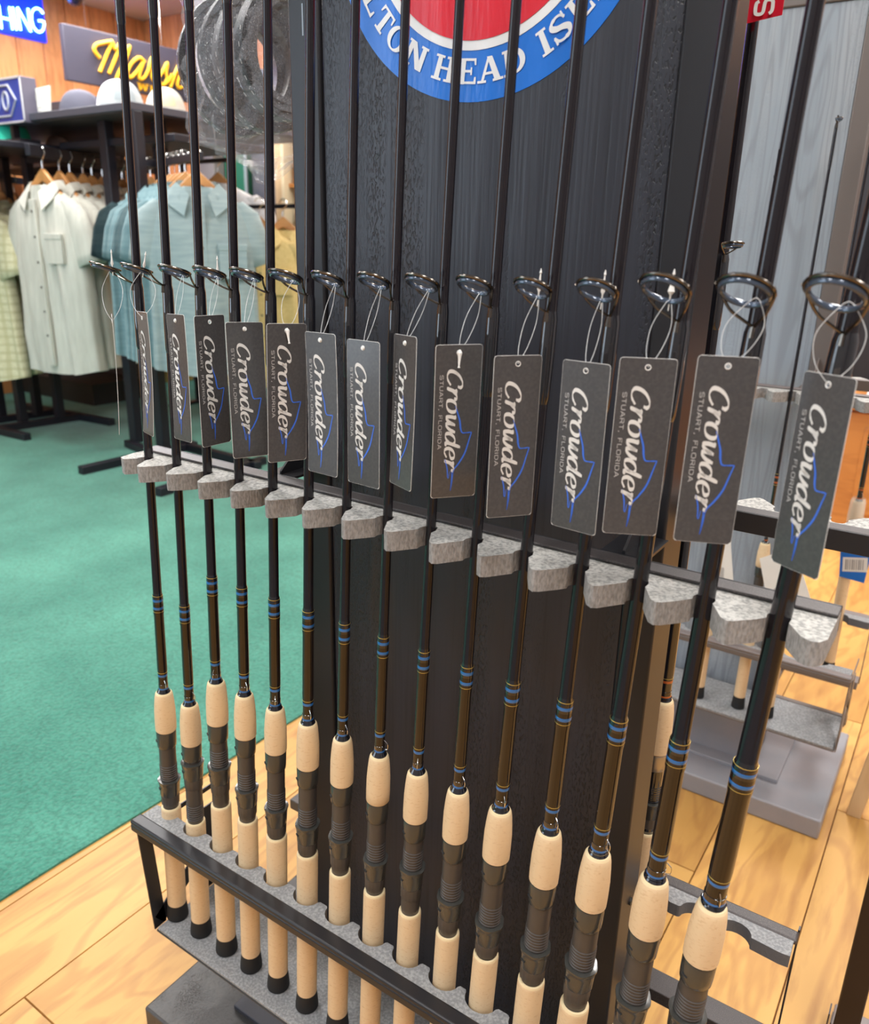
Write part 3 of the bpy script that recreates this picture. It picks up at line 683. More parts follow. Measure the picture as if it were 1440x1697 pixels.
    if guide:
        for gi, (zf, rg, psi, tl) in enumerate(guide['list']):
            psi, tl = R(psi), R(tl); sc = rg/.0122
            out = Vector((sin(psi), -cos(psi), 0)); side = Vector((cos(psi), sin(psi), 0)); up = Vector((0, 0, 1))
            rz = ru*(1-.2*(zf-.7)/.33)
            g = MB(); g.lathe([(D(zf-.058), rz*.98), (D(zf-.054), rz*1.22), (D(zf-.03), rz*1.30), (D(zf-.004), rz*1.22), (D(zf+.0005), rz*1.0)], M_black, 20)
            g.build('guide_wrap', e)
            foot = out*(rz*1.15) + up*D(zf)
            cen = out*(rz+.0115*sc+rg*cos(tl)) + up*(D(zf)+.0105*sc+rg*sin(tl))
            e1 = out*cos(tl)+up*sin(tl); nrm = side.cross(e1); 
            g = MB(); g.tube(ring_pts(cen, side, e1, rg), .00095*sc**.5, M_chrome, 10, closed=True)
            for sg in (-1, 1):
                a1 = cen + side*(sg*rg*.97) - e1*(rg*.25); a0 = cen + side*(sg*rg*1.0) + e1*(rg*.3)
                mid = cen + side*(sg*rg*.66) - e1*(rg*.85) - up*(.004*sc)
                mid2 = foot.lerp(mid, .45) - up*.0005
                g.tube(cat_rom([a0, a1, mid, mid2, foot + side*(sg*.0004)], 5), .0008*sc**.5, M_chrome, 8)
            g.tube([foot, foot-up*.006], [.0012, .0016], M_chrome, 8)
            go = g.build('guide', e)
            g = MB(); n2 = (side.cross(e1)).normalized()
            n2 = -n2 if n2.z > 0 else n2
            g.tube(ring_pts(cen+n2*.0016, side, e1, rg*.86), .00125*sc**.5, M_ceramic, 10, closed=True, flat=1.3); g.build('ceramic_ring', go)
            GUIDES.setdefault(name+str(label), []).append((Vector(base), q, cen, side, e1, rg, rz))
    return e
ORD = ['leftmost', 'second from the left', 'third from the left', 'fourth from the left', 'fifth from the left', 'sixth from the left', 'seventh from the left', 'middle (eighth)', 'seventh from the right', 'sixth from the right', 'fifth from the right', 'fourth from the right', 'third from the right', 'second from the right', 'rightmost']
ringc = {}
for i in range(1, 16):
    zb = .1349; b0 = Vector((rod_x(i, zb), rod_y(zb), zb)); t0 = Vector((rod_x(i, 1.0), rod_y(1.0), 1.0))
    ct = .452 if i < 3 else .492
    zm = (z_back(ct), z_back(ct-.0455), z_back(ct-.141))
    nut = {1: .02, 2: .42}.get(i, [0, .06, .02, .14, .04, .0][i % 6])
    lab = '%s tagged cork-grip rod in the black rack' % ORD[i-1]
    if i == 2: lab = 'second tagged rod from the left, set low, its locking nut screwed up mid-seat'
    if i == 1: lab = 'leftmost tagged rod in the black rack, set low beside the open end plate'
    if i == 15: lab = 'rightmost and thickest tagged rod in the black rack, largest line guide'
    gl = [(.8585, RING[i-1], PSI[i-1], TILT[i-1]), (1.112, RING[i-1]*.72, PSI[i-1], 25), (1.33, RING[i-1]*.55, PSI[i-1], 25)]
    e = rod('fishing_rod', tuple(b0), tuple(t0-b0), zm, RU[i-1], RC[i-1], lab, 'tagged spinning rods in the front row', nut=nut, guide={'list': gl}, hook=[-30, -20, 5, -60, -25, -45][i % 6])
    g = GUIDES['fishing_rod'+lab][0]; q = g[1]
    cen = g[0] + q @ g[2]; e1 = q @ g[4]; side = q @ g[3]
    ringc[i] = (cen, side, e1, g[5])

# ------------------------------------------------------------------ hang tags
TAGS = {1: (-.6112,.42,.8330,-.602,.0,.0), 2: (-.567,.4172,.8387,-.3719,-.0109,-.042), 3: (-.526,.4173,.8393,-.2194,.0089,-.0451), 4: (-.4877,.4183,.8409,1.6095,.0135,.0197),
 5: (-.4505,.4186,.8383,1.3,.0841,.0417), 6: (-.4084,.4193,.8402,1.1814,.0031,.0355), 7: (-.3764,.4181,.8363,-.0925,-.0337,-.0109), 8: (-.3393,.4191,.834,-.0912,.0115,-.0037),
 9: (-.3056,.4202,.8399,-.4492,.0262,-.0283), 10: (-.2638,.419,.8377,.876,-.0539,-.0044), 11: (-.2227,.4187,.8349,.8949,-.0094,.0034), 12: (-.1805,.4204,.8349,-.1008,.0057,.0019),
 13: (-.1445,.4184,.8406,.4886,-.0062,.0091), 14: (-.1036,.419,.8452,.4515,.0063,.0131), 15: (-.0568,.4222,.8406,-.5672,.0355,-.0172)}
TBEND = {1: .004, 2: .006, 3: .003, 7: .005, 9: .002, 10: -.001}
TW, TL = .030, .0995
TLAB = {1: 'white-edged card tag turned edge-on, hanging from the leftmost rod guide', 2: 'dark card tag turned nearly edge-on with a glare patch, second from the left',
 3: 'narrow-looking dark tag with bent-in edge, third from the left', 4: 'blackest tag, half turned, fourth from the left', 5: 'brownish tag with white rivet spot, fifth from the left',
 6: 'brownish tag with white plastic toggle at its hole, left of the board', 7: 'dark tag bending right at its foot, just on the left tube of the board', 8: 'dark grey tag hanging straight from the middle (eighth) rod',
 9: 'narrow half-turned tag, ninth from the left', 10: 'wide brown-looking tag with white toggle at its hole, under the sticker', 11: 'tag with white arrow toggle above its guide ring, fifth from the right',
 12: 'tag with bluish glare on its upper half, fourth from the right', 13: 'tag under the guide with the fat white arrow toggle, third from the right', 14: 'large tag second from the right', 15: 'rightmost and lowest tag, tilted, with wide nylon loop'}
TOGGLE = {1: 1, 2: 1, 4: 1, 6: 2, 10: 2, 11: 1, 12: 1, 13: 1}
for i, (x, y, z, psi, tl, rl) in TAGS.items():
    u = Vector((cos(psi), sin(psi), 0)); n = Vector((sin(psi), -cos(psi), 0)); dn = Vector((0, 0, -1))
    d = cos(tl)*dn + sin(tl)*n; u2 = cos(rl)*u + sin(rl)*d; d2 = -sin(rl)*u + cos(rl)*d; nn = u2.cross(d2)*-1
    if nn.dot(n) < 0: nn = -nn
    P0 = Vector((x, y, z)) - u2*TW/2
    bend = TBEND.get(i, .0)
    def fn(a, t, lift=0, P0=P0, u2=u2, d2=d2, nn=nn, bend=bend, x=x, y=y, z=z):
        s_ = t/TL
        return P0 + u2*a + d2*t + nn*(lift + bend*(s_**2)*(1 if lift >= 0 else 1)) + u2*(.0) - Vector((x, y, z))
    e = empty('hang_tag', (x, y, z)); tag(e, TLAB[i], 'tag', 'card tags hanging from the front row of rods')
    # card: rounded outline with hole, bridged in rows
    hx, ht, hr = TW/2, .0048, .00125
    m = MB(); r_ = .0016; N_ = 14
    outline = []
    for (cx_, cy_, a0) in ((TW-r_, r_, -90), (TW-r_, TL-r_, 0), (r_, TL-r_, 90), (r_, r_, 180)):
        for k in range(4): a = R(a0+30*k); outline.append((cx_+r_*cos(a), cy_+r_*sin(a)))
    top_end = .0096
    # upper block around the hole: fan between hole ring and square
    hb = 2*ht
    sq = [(r_, 0), (hx*.6, 0), (hx, 0), (TW-hx*.6, 0), (TW-r_, 0), (TW-r_*.3, r_*.3), (TW, r_), (TW, ht), (TW, hb), (TW*.75, hb), (hx, hb), (TW*.25, hb), (0, hb), (0, ht), (0, r_), (r_*.3, r_*.3)]
    K = len(sq); hole = []
    for (px, py) in sq:
        dx_, dy_ = px-hx, (py-ht)*1.6; l_ = sqrt(dx_*dx_+dy_*dy_); hole.append((hx+hr*dx_/l_, ht+hr*dy_/l_))
    for (lift, mm) in ((.00015, M_tag), (-.00015, M_white)):
        V = [fn(a, b, lift) for a, b in sq] + [fn(a, b, lift) for a, b in hole]
        m.add(V, [(k, (k+1) % K, K+(k+1) % K, K+k) for k in range(K)], mm)
        rows = 10; V = []; F = []
        for j in range(rows+1):
            t_ = 2*ht + (TL-2*ht)*j/rows; ins = 0
            if j == rows: ins = r_
            V += [fn(ins, t_, lift), fn(TW-ins, t_, lift)]
            if j == rows-1: pass
        tt = TL - r_
        V[-4:-2] = [fn(0, tt, lift), fn(TW, tt, lift)]
        for j in range(rows): F.append((2*j, 2*j+1, 2*j+3, 2*j+2))
        m.add(V, F, mm)
    card = m.build('card', e, smooth=0)
    # pale cut edge
    m = MB(); pts = [fn(a, b, 0) for a, b in [(hx, 0), (TW-r_, 0), (TW-r_*.3, r_*.3), (TW, r_)] + [(TW, r_+(TL-2*r_)*k/8) for k in range(1, 9)] + [(TW-r_*.3, TL-r_*.3), (TW-r_, TL), (r_, TL), (r_*.3, TL-r_*.3)] + [(0, TL-r_-(TL-2*r_)*k/8) for k in range(0, 9)] + [(r_*.3, r_*.3), (r_, 0)]]
    m.tube(pts, .00017, M_white, 5, closed=True); m.build('card_edge', card)
    m = MB(); m.tube([fn(hx+.00145*cos(2*pi*k/16), ht+.00145*sin(2*pi*k/16), .0002) for k in range(16)], .00028, M_white, 5, closed=True); m.build('hole_rim', card)
    a_, b_, c_ = MB(), MB(), MB(); tag_print(fn, a_, b_, c_, TW, TL)
    a_.build('brand_lettering', card, smooth=0); b_.build('place_lettering', card, smooth=0); c_.build('fish_outline', card, smooth=0)
    # nylon loop from ring to hole
    cen, side, e1, rg = ringc[i]
    ring_pt = cen - e1*(rg*.75) + Vector((0, 0, -.001)) if i not in (1, 2, 14, 15) else cen - e1*(rg*.5) + side*(.3*rg if i > 3 else 0)
    org = Vector((x, y, z)); H = fn(hx, ht, 0) + org
    wid = {1: .0085, 2: .010, 14: .009, 15: .011, 10: .0035, 11: .0035, 12: .003, 13: .005, 6: .006}.get(i, .0022)
    wv = Vector((.8, .6, 0)) if i < 12 else Vector((.95, .3, 0))
    lo = []
    for sg in (1, -1):
        pts = cat_rom([H, H.lerp(ring_pt, .25)+wv*(wid*.75*sg), H.lerp(ring_pt, .6)+wv*(wid*sg), H.lerp(ring_pt, .92)+wv*(wid*.35*sg), ring_pt], 6)
        lo.append(pts)
    m = MB(); m.tube([p-org for p in lo[0]], .00019, M_nylon, 6); m.tube([p-org for p in lo[1]], .00019, M_nylon, 6); m.build('nylon_loop', e)
    if i in TOGGLE:
        m = MB()
        if TOGGLE[i] == 1:
            b = ring_pt - org; up = Vector((.05 if i != 2 else .35, 0, 1)).normalized(); s3 = 1.5 if i == 13 else 1
            m.tube([b-up*.006, b+up*.002, b+up*.004, b+up*.0075, b+up*.0125, b+up*.013, b+up*.0155], [.0003, .0005, .0013*s3, .0007*s3, .0004, .0008, .0002], M_white, 8)
        else:
            b = H - org; up = Vector((.25, -.1, -1)).normalized() if i == 6 else Vector((.02, -.1, -1)).normalized(); n3 = nn*.0012
            m.tube([b+n3-up*.002, b+n3, b+n3+up*.003, b+n3+up*.008, b+n3+up*.009], [.0004, .0016, .0010, .0005, .0009], M_white, 8)
        m.build('plastic_toggle', e)
    elif i in (5, 8, 9, 3, 7):
        m = MB(); b = H - org + nn*.0005; m.tube([b-nn*.0004, b+nn*.0006], [.0013, .0012], M_white, 10); m.build('plastic_toggle', e)

# ------------------------------------------------------------------ rods on the far sides
ZM = (.497, .440, .347)
rod('fishing_rod', (-.184, .6700, .1652), (.006, -.012, .85), ZM, .0052, .0118, 'glossy black rod with gold and red bands behind the black rack', None, nut=.05, guide={'list': [(.893, .0075, 35, 10)]}, style='gold', hook=200)
def small_rods():
    for (x, y, tip, lab) in ((-.222, 1.268, 1.07, 'short rod with thin blank, left one at the front of the grey-board rack'), (-.176, 1.268, 1.09, 'short rod with thin blank, right one at the front of the grey-board rack'), (-.288, 1.262, 1.0, 'short rod half hidden by the right tube, at the front of the grey-board rack')):
        rod('fishing_rod', (x, y, .1648), (.003, .012, .85), (.46, .42, .335), .0024, .0095, lab, 'rods on the grey-board rack', nut=.05, guide={'list': [(tip-.01, .0045, 20, 10)]}, style='dark', top=tip)
    rod('fishing_rod', (-.118, 1.492, .1648), (-.009, -.01, .85), (.494, .455, .372), .0034, .0100, 'rod with plastic-wrapped fore grip at the back of the grey-board rack', 'rods on the grey-board rack', nut=.05, style='dark', top=1.5)
small_rods()
def card(name, pts, m, label, cat, thick=.0006, extra=None):
    P = [Vector(p) for p in pts]; c = sum(P, Vector())/4; n = (P[1]-P[0]).cross(P[2]-P[0]).normalized()*thick
    mb = MB(); mb.add([p-c for p in P]+[p-c+n for p in P], [(0,1,2,3),(7,6,5,4),(0,4,5,1),(1,5,6,2),(2,6,7,3),(3,7,4,0)], m)
    e = empty(name, tuple(c)); tag(e, label, cat); mb.build('card', e, smooth=0)
    return e, P, c, n

# ------------------------------------------------------------------ tags, cards and other pieces on the right
def far_cards():
    wh = mat('white_card', (.80, .79, .76), .5); ink = mat('grey_print', (.35, .35, .35), .6); bl = mat('blue_card', (.01, .16, .62), .35)
    def barcode(P, c, n, e, a0, a1, b0, b1, m=None, k=9):
        u = P[1]-P[0]; v = P[3]-P[0]; mb = MB()
        for j in range(k):
            s0 = a0+(a1-a0)*(j/k); s1 = s0+(a1-a0)/k*(.5 if j % 3 else .75)
            mb.add([P[0]+u*s0+v*b0-c-n*.3, P[0]+u*s1+v*b0-c-n*.3, P[0]+u*s1+v*b1-c-n*.3, P[0]+u*s0+v*b1-c-n*.3], [(0,1,2,3)], m or ink)
        mb.build('printed_bars', e, smooth=0)
    e, P, c, n = card('price_card', [(-.222,1.25,.440),(-.175,1.25,.470),(-.130,1.25,.370),(-.196,1.25,.358)], wh, 'white price card with grey bars, behind the rightmost tagged rod', 'price card')
    barcode(P, c, n, e, .62, .86, .62, .9); barcode(P, c, n, e, .25, .45, .62, .95)
    e, P, c, n = card('price_card', [(-.300,1.25,.478),(-.272,1.25,.475),(-.246,1.25,.345),(-.290,1.25,.336)], wh, 'narrow white price card left of the other, in front of the grey board', 'price card')
    barcode(P, c, n, e, .5, .85, .45, .8)
    e, P, c, n = card('price_card', [(-.139,1.478,.449),(-.085,1.478,.460),(-.088,1.478,.353),(-.128,1.478,.356)], bl, 'bright blue card with white barcode patch at the right edge', 'price card')
    u = P[1]-P[0]; v = P[3]-P[0]; mb = MB(); mb.add([P[0]+u*a+v*b-c-n*.3 for a, b in ((.08,.62),(.78,.62),(.78,.9),(.08,.9))], [(0,1,2,3)], wh); mb.build('barcode_patch', e, smooth=0)
    barcode(P, c, n*2, e, .15, .7, .66, .86)
    # red tag with rotated lettering, top of the frame
    e, P, c, n = card('red_tag', [(-.1785,.640,1.13),(-.1545,.640,1.13),(-.1545,.640,1.0466),(-.1785,.640,1.0440)], mat('red_card', (.62, .008, .03), .35), 'red card with white letters hanging from the rod behind the right tube', 'tag')
    mb = MB()
    for ch, t0 in (('S', .063), ('O', .050)):
        for s_ in SANS[ch][1]:
            V, F = ribbon([(q.x, q.y) for q in cat_rom([(a, b, 0) for a, b in s_], 4)], lambda d, t: .2)
            mb.add([Vector((-.1605-b*.012, .6384, 1.13-(.083-.0) - .0065 + (.070-t0)*1.0 + a*.0105)) - c for a, b in V], F, M_white)
    mb.build('card_lettering', e, smooth=0)
    # translucent wrap on the back rod's fore grip
    m = MB(); m.lathe([(0, .0112), (.002, .0125), (.02, .0130), (.045, .0122), (.052, .0100)], None or clear('plastic_wrap', (.85, .9, .9), .35), 20, cap=False)
    tag(m.build('plastic_wrap', None, loc=(-.122, 1.487, .448)), 'clear plastic wrap around a cork grip at the right edge', 'wrapping')
def clear(name, col, alpha, rough=.12):
    m = mat(name, col, rough, spec=.8); m.node_tree.nodes['Principled BSDF'].inputs['Alpha'].default_value = alpha; return m
far_cards()
def right_side():
    # tall wooden cabinet behind, with recessed doors
    e = empty('wooden_cabinet', (.35, 2.9, 0)); tag(e, 'orange wooden cabinet with framed doors beyond the racks at the right edge', 'cabinet'); O = (.35, 2.9, 0)
    m = MB(); m.box((-.30, 2.72, .0), (1.2, 3.1, .06), M_cab); m.build('plinth', e, org=O, bevel=.003)
    m = MB(); m.box((-.32, 2.70, .06), (1.2, 3.1, .45), M_cab); m.build('carcass', e, org=O, bevel=.003)
    m = MB(); m.box((-.34, 2.66, .45), (1.22, 3.1, .48), M_cab); m.build('counter_top', e, org=O, bevel=.004)
    for k in range(4):
        x0 = -.29+.37*k
        d = MB(); d.box((x0, 2.684, .085), (x0+.35, 2.6995, .44), M_cab); dd = d.build('door', e, org=O, bevel=.003)
        d = MB(); d.box((x0+.05, 2.678, .13), (x0+.30, 2.684, .40), M_cab); d.build('door_panel', dd, org=O, bevel=.004)
    # goods in plastic on the counter, and a dark case behind
    m = MB()
    n = 14
    V = []; F = []
    for i in range(n+1):
        for j in range(9):
            u = i/n; v = j/8
            V.append((-.26+.5*u, 2.74+.26*v, .48+.10*sin(pi*v)**.5*sin(pi*min(1, u*1.02+.01))**.35+.008*sin(9*u+5*v)))
    for i in range(n):
        for j in range(8): a = i*9+j; F.append((a, a+9, a+10, a+1))
    m.add(V, F, mat('white_plastic_bag', (.70, .68, .69), .35))
    o = m.build('plastic_bag', None); tag(o, 'white plastic bag with green marks lying on the orange cabinet', 'bag')
    m = MB()
    for k in range(4): m.box((-.2+.09*k, 2.7395, .495), (-.188+.09*k, 2.742, .545), mat('green_print', (.03, .25, .10), .5))
    m.box((-.2, 2.7395, .517), (.09, 2.7415, .523), MATS['green_print']); m.build('printed_marks', o, smooth=0)
    e = empty('display_case', (.45, 3.3, 0)); tag(e, 'black display case standing behind the orange cabinet', 'case')
    m = MB(); m.box((-.95, -.15, 0), (.75, .15, 1.55), mat('black_laminate', (.014, .012, .016), .4)); m.build('case_body', e, bevel=.004)
    m = MB(); m.box((-.97, -.17, 1.55), (.77, .15, 1.58), MATS['black_laminate']); m.build('case_top', e, bevel=.004)
    # pale timber leg and the near dark post
    e = empty('timber_stand', (-.012, 1.33, 0)); tag(e, 'pale timber leg with a block beside it on the plank floor', 'stand')
    m = MB(); m.obox((0, 0, .12), (.011, 0, 0), (0, .011, 0), (.012, .0, .12), M_beige); m.build('leg', e, bevel=.001)
    m = MB(); m.obox((.05, .03, .06), (.020, 0, 0), (0, .014, 0), (0, 0, .06), M_beige); m.build('block', e, bevel=.001)
    e = empty('steel_post', (.025, .80, 0)); tag(e, 'dark brown square steel post cropped by the bottom right corner', 'post')
    pm = mat('dark_brown_steel', (.030, .018, .014), .45, .2)
    m = MB(); m.box((-.0145, -.012, .02), (.0095, .012, 1.3), pm); m.build('post', e, bevel=.0015)
    m = MB(); m.box((-.016, -.05, 0), (.10, .10, .02), M_gstrip); m.build('foot_plate', e, bevel=.002)
    m = MB(); m.lathe([(0, .0025), (.0015, .002)], M_wire, 10); m.build('bolt', e, loc=(.06, .05, .02))
    m = MB(); m.box((-.021, -.012, .02), (-.0195, .004, .11), M_strip); m.box((-.0175, -.012, .02), (-.0165, .004, .10), M_strip); m.build('wire_clip', e, smooth=0)
right_side()

# ------------------------------------------------------------------ clothing fixtures
M_fix = mat('fixture_black', (.012, .012, .020), .5, .1)
M_fixw = mat('fixture_wood_underside', (.075, .060, .058), .5, noise=((.045, .038, .04), (3, 9, 3), .4, .6))
def bar(mb, a, b, w_, h_, m):
    a = Vector(a); b = Vector(b); d = (b-a); s_ = Vector((-d.y, d.x, 0)).normalized() if d.xy.length > 1e-5 else Vector((1, 0, 0)); u = s_.cross(d).normalized()
    mb.obox((a+b)/2, d/2, s_*(w_/2), u*(h_/2), m)
def fixtures():
    # nearer fixture (blue shirts, hats on top)
    e = empty('clothing_rack', (-2.9, 2.15, 0)); tag(e, 'black clothing rack with hat shelf on top, holding the pale blue shirts', 'rack'); O = (-2.9, 2.15, 0)
    for (x, y) in ((-3.034, 2.145), (-2.715, 2.044), (-2.856, 2.259)):
        m = MB(); m.box((x-.024, y-.02, .03), (x+.024, y+.02, 1.33), M_fix); m.build('post', e, org=O, bevel=.003)
    for a, b in (((-2.84, 1.74, .02), (-2.83, 2.30, .02)), ((-2.37, 1.74, .02), (-2.40, 2.30, .02)), ((-3.08, 2.13, .02), (-2.38, 1.98, .02)), ((-2.90, 2.26, .02), (-2.35, 2.22, .02))):
        m = MB(); bar(m, a, b, .035, .032, M_fix); m.build('foot', e, org=O, bevel=.002)
    m = MB(); m.box((-4.05, 2.02, 1.33), (-2.70, 3.02, 1.358), mat('shelf_edge', (.06, .06, .08), .5)); sh = m.build('shelf', e, org=O, bevel=.003)
    m = MB(); m.box((-4.03, 2.035, 1.326), (-2.715, 3.0, 1.331), M_fixw); m.build('shelf_underside', sh, org=O)
    m = MB(); m.box((-3.35, 2.14, 1.235), (-2.62, 2.60, 1.262), M_fix); m.build('hang_tray', e, org=O, bevel=.003)
    m = MB(); bar(m, (-2.29, 1.975, 1.158), (-3.0, 2.215, 1.158), .020, .026, M_fix); m.build('hang_bar', e, org=O, bevel=.002)
    m = MB(); m.box((-2.74, 2.05, 1.145), (-2.69, 2.12, 1.17), M_fix); m.build('bar_arm', e, org=O)
    # left fixture (cream shirts)
    e = empty('clothing_rack', (-3.85, 2.12, 0)); tag(e, 'black clothing rack at the left edge holding the off-white shirts', 'rack'); O = (-3.85, 2.12, 0)
    for (x, y) in ((-3.99, 2.061), (-3.79, 2.055), (-3.885, 2.19), (-3.735, 2.215)):
        m = MB(); m.box((x-.022, y-.018, .03), (x+.022, y+.018, 1.225), M_fix); m.build('post', e, org=O, bevel=.003)
    for a, b in (((-3.50, 2.345, .02), (-4.2, 2.30, .02)), ((-3.52, 1.92, .02), (-4.2, 1.90, .02)), ((-3.78, 1.91, .02), (-3.74, 2.33, .02)), ((-3.99, 1.91, .02), (-3.95, 2.32, .02))):
        m = MB(); bar(m, a, b, .035, .032, M_fix); m.build('foot', e, org=O, bevel=.002)
    m = MB(); m.box((-4.6, 1.75, 1.225), (-3.36, 2.40, 1.25), M_fix); m.build('shelf', e, org=O, bevel=.003)
    m = MB(); bar(m, (-3.24, 1.93, 1.212), (-3.55, 2.78, 1.212), .024, .045, M_fix); m.build('hang_bar', e, org=O, bevel=.003)
    m = MB(); m.box((-3.75, 2.2, 1.2), (-3.40, 2.23, 1.228), M_fix); m.build('bar_arm', e, org=O)
    for (x, y) in ((-4.35, 2.2),):
        m = MB(); m.box((x-.02, y-.02, 0), (x+.02, y+.02, 1.225), M_fix); m.build('post', e, org=O)
    m = MB(); bar(m, (-3.85, 1.95, 1.15), (-4.25, 2.55, 1.15), .024, .03, M_fix); m.build('hang_bar', e, org=O)
fixtures()

def cloth(name, c, c2, check=None, weave=(90, 90, 90)):
    m = bpy.data.materials.new(name); m.use_nodes = True; nt = m.node_tree; N = nt.nodes; L = nt.links; b = N['Principled BSDF']
    b.inputs['Roughness'].default_value = .85; b.inputs['Specular IOR Level'].default_value = .2; b.inputs['Sheen Weight'].default_value = .2
    tc = N.new('ShaderNodeTexCoord'); mp = N.new('ShaderNodeMapping'); mp.inputs['Scale'].default_value = weave; L.new(tc.outputs['Object'], mp.inputs[0])
    n = N.new('ShaderNodeTexNoise'); n.inputs['Scale'].default_value = 1; n.inputs['Detail'].default_value = 4; L.new(mp.outputs[0], n.inputs['Vector'])
    r = N.new('ShaderNodeMapRange'); r.inputs['From Min'].default_value = .35; r.inputs['From Max'].default_value = .65; L.new(n.outputs[0], r.inputs[0])
    mx = N.new('ShaderNodeMix'); mx.data_type = 'RGBA'; mx.inputs[6].default_value = (*c, 1); mx.inputs[7].default_value = (*c2, 1); L.new(r.outputs[0], mx.inputs[0]); out = mx.outputs[2]
    if check:
        sp = N.new('ShaderNodeSeparateXYZ'); L.new(tc.outputs['Object'], sp.inputs[0])
        for k in (0, 2):
            ml = N.new('ShaderNodeMath'); ml.operation = 'MULTIPLY'; ml.inputs[1].default_value = 2*pi/.035; L.new(sp.outputs[k], ml.inputs[0])
            sn = N.new('ShaderNodeMath'); sn.operation = 'SINE'; L.new(ml.outputs[0], sn.inputs[0])
            rr = N.new('ShaderNodeMapRange'); rr.inputs['From Min'].default_value = .2; rr.inputs['From Max'].default_value = .5; rr.inputs['To Max'].default_value = .55; L.new(sn.outputs[0], rr.inputs[0])
            m2 = N.new('ShaderNodeMix'); m2.data_type = 'RGBA'; L.new(rr.outputs[0], m2.inputs[0]); L.new(out, m2.inputs[6]); m2.inputs[7].default_value = (*check, 1); out = m2.outputs[2]
    L.new(out, b.inputs['Base Color'])
    MATS[name] = m; return m
def make_shirt(name, label, cm, group, L_=.74, W_=.235, tee=False, seed=1):
    rnd = random.Random(seed); ph = [rnd.uniform(0, 6) for _ in range(5)]
    e = empty(name); tag(e, label, 'shirt', group)
    # origin: centre of the collar, shirt hangs down
    m = MB(); seg = 56
    rings = [(0, .105, .040), (.012, .085, .040), (.03, .075, .038)]
    rings = []
    prof = [(-L_, W_*1.03, .060), (-L_*.97, W_*1.03, .060), (-L_*.8, W_*1.0, .062), (-L_*.6, W_*.985, .062), (-L_*.42, W_*.98, .064), (-L_*.30, W_*.97, .064), (-L_*.2, W_*.93, .060), (-L_*.12, W_*.86, .052), (-L_*.075, W_*.72, .046), (-L_*.045, W_*.52, .042), (-L_*.02, W_*.36, .040), (0.0, W_*.27, .038)]
    V = []; F = []
    for z, a, b in prof:
        f = max(0, min(1, (-z/L_-.15)/.5))
        for j in range(seg):
            t = 2*pi*j/seg; c, s_ = cos(t), sin(t)
            x = a*math.copysign(abs(c)**.75, c); y = b*math.copysign(abs(s_)**.8, s_)
            fold = f*(.016*sin(5*t+ph[0])+.011*sin(9*t+ph[1]+z*3)+.007*sin(14*t+ph[2]+z*6)) + .003*sin(z*25+4*t+ph[3])
            V.append((x*(1+fold*.3), y+fold*(1 if s_ > 0 else -1)*abs(s_)**.5, z + (.012*cos(2*t) if z < -L_*.9 else 0)))
    for i in range(len(prof)-1):
        for j in range(seg): a = i*seg+j; b = i*seg+(j+1) % seg; F.append((a, b, b+seg, a+seg))
    m.add(V, F, cm); m.build('body', e, smooth=80)
    for sg in (-1, 1):
        s = MB(); n = 22; V = []; F = []; k = 0
        k_ = W_/.235; st = [((W_*.60, -L_*.085), .052*k_, .040*k_), ((W_*.80, -L_*.15), .073*k_, .046*k_), ((W_*.92, -L_*.25), .078*k_, .046*k_), ((W_*1.0, -L_*.36), .078*k_, .042*k_), ((W_*1.03, -L_*.41), .078*k_, .040*k_), ((W_*1.025, -L_*.412), .070*k_, .034*k_)]
        for (cx_, cz_), rw, rd in st:
            i = len(V)//n
            dx, dz = .42, -.9   # along the sleeve
            for j in range(n):
                t = 2*pi*j/n
                wv = 1+.05*sin(3*t+ph[4])*(i/5)
                V.append((sg*(cx_+rw*cos(t)*.9*wv), rd*sin(t)*wv, cz_+rw*cos(t)*.42*.7))
        for i in range(len(st)-1):
            for j in range(n): a = i*n+j; b = i*n+(j+1) % n; F.append((a, b, b+n, a+n))
        s.add(V, F, cm); s.build('sleeve', e, smooth=80)
    if not tee:
        # collar: stand and two pointed leaves
        c = MB()
        for sg in (-1, 1):
            pts = [(sg*.062, .030, .020), (sg*.070, -.010, .012), (sg*.030, -.055, -.028), (sg*.052, -.064, -.098), (sg*.102, -.052, -.060), (sg*.098, -.01, -.015), (sg*.085, .032, -.008)]
            V = [Vector(p) for p in pts]; off = Vector((0, -.004, .002))
            V2 = [v+off for v in V]; k = len(V)
            c.add(V+V2, [(0,1,5,6),(1,2,3,4),(1,4,5)]+[tuple(k+i for i in f) for f in ((0,1,5,6),(1,2,3,4),(1,4,5))]+[(i, (i+1) % k, k+(i+1) % k, k+i) for i in range(k)], cm)
        c.add([(-.085,.030,-.008),(.085,.030,-.008),(.064,.036,.022),(-.064,.036,.022),(-.085,.036,-.008),(.085,.036,-.008),(.064,.040,.022),(-.064,.040,.022)], [(0,1,2,3),(4,5,6,7),(0,1,5,4),(2,3,7,6)], cm)
        c.build('collar', e, smooth=30)
        c = MB(); c.box((-.016, -.0745, -L_*.97), (.016, -.060, -.055), cm); c.build('button_placket', e, bevel=.002)
        c = MB()
        for k in range(6): 
            z = -.10-.098*k; c.prism([(.005*cos(2*pi*j/8), z+.005*sin(2*pi*j/8)) for j in range(8)], -.0765, -.0745, mat('dark_button', (.06, .055, .05), .4), ax='y')
        c.build('button', e); 
        c = MB(); c.box((.055, -.0725, -.30), (.150, -.058, -.185), cm); pk = c.build('chest_pocket', e, bevel=.002)
        c = MB(); c.box((.053, -.0745, -.205), (.152, -.060, -.183), cm); c.build('pocket_hem', pk, bevel=.002)
    else:
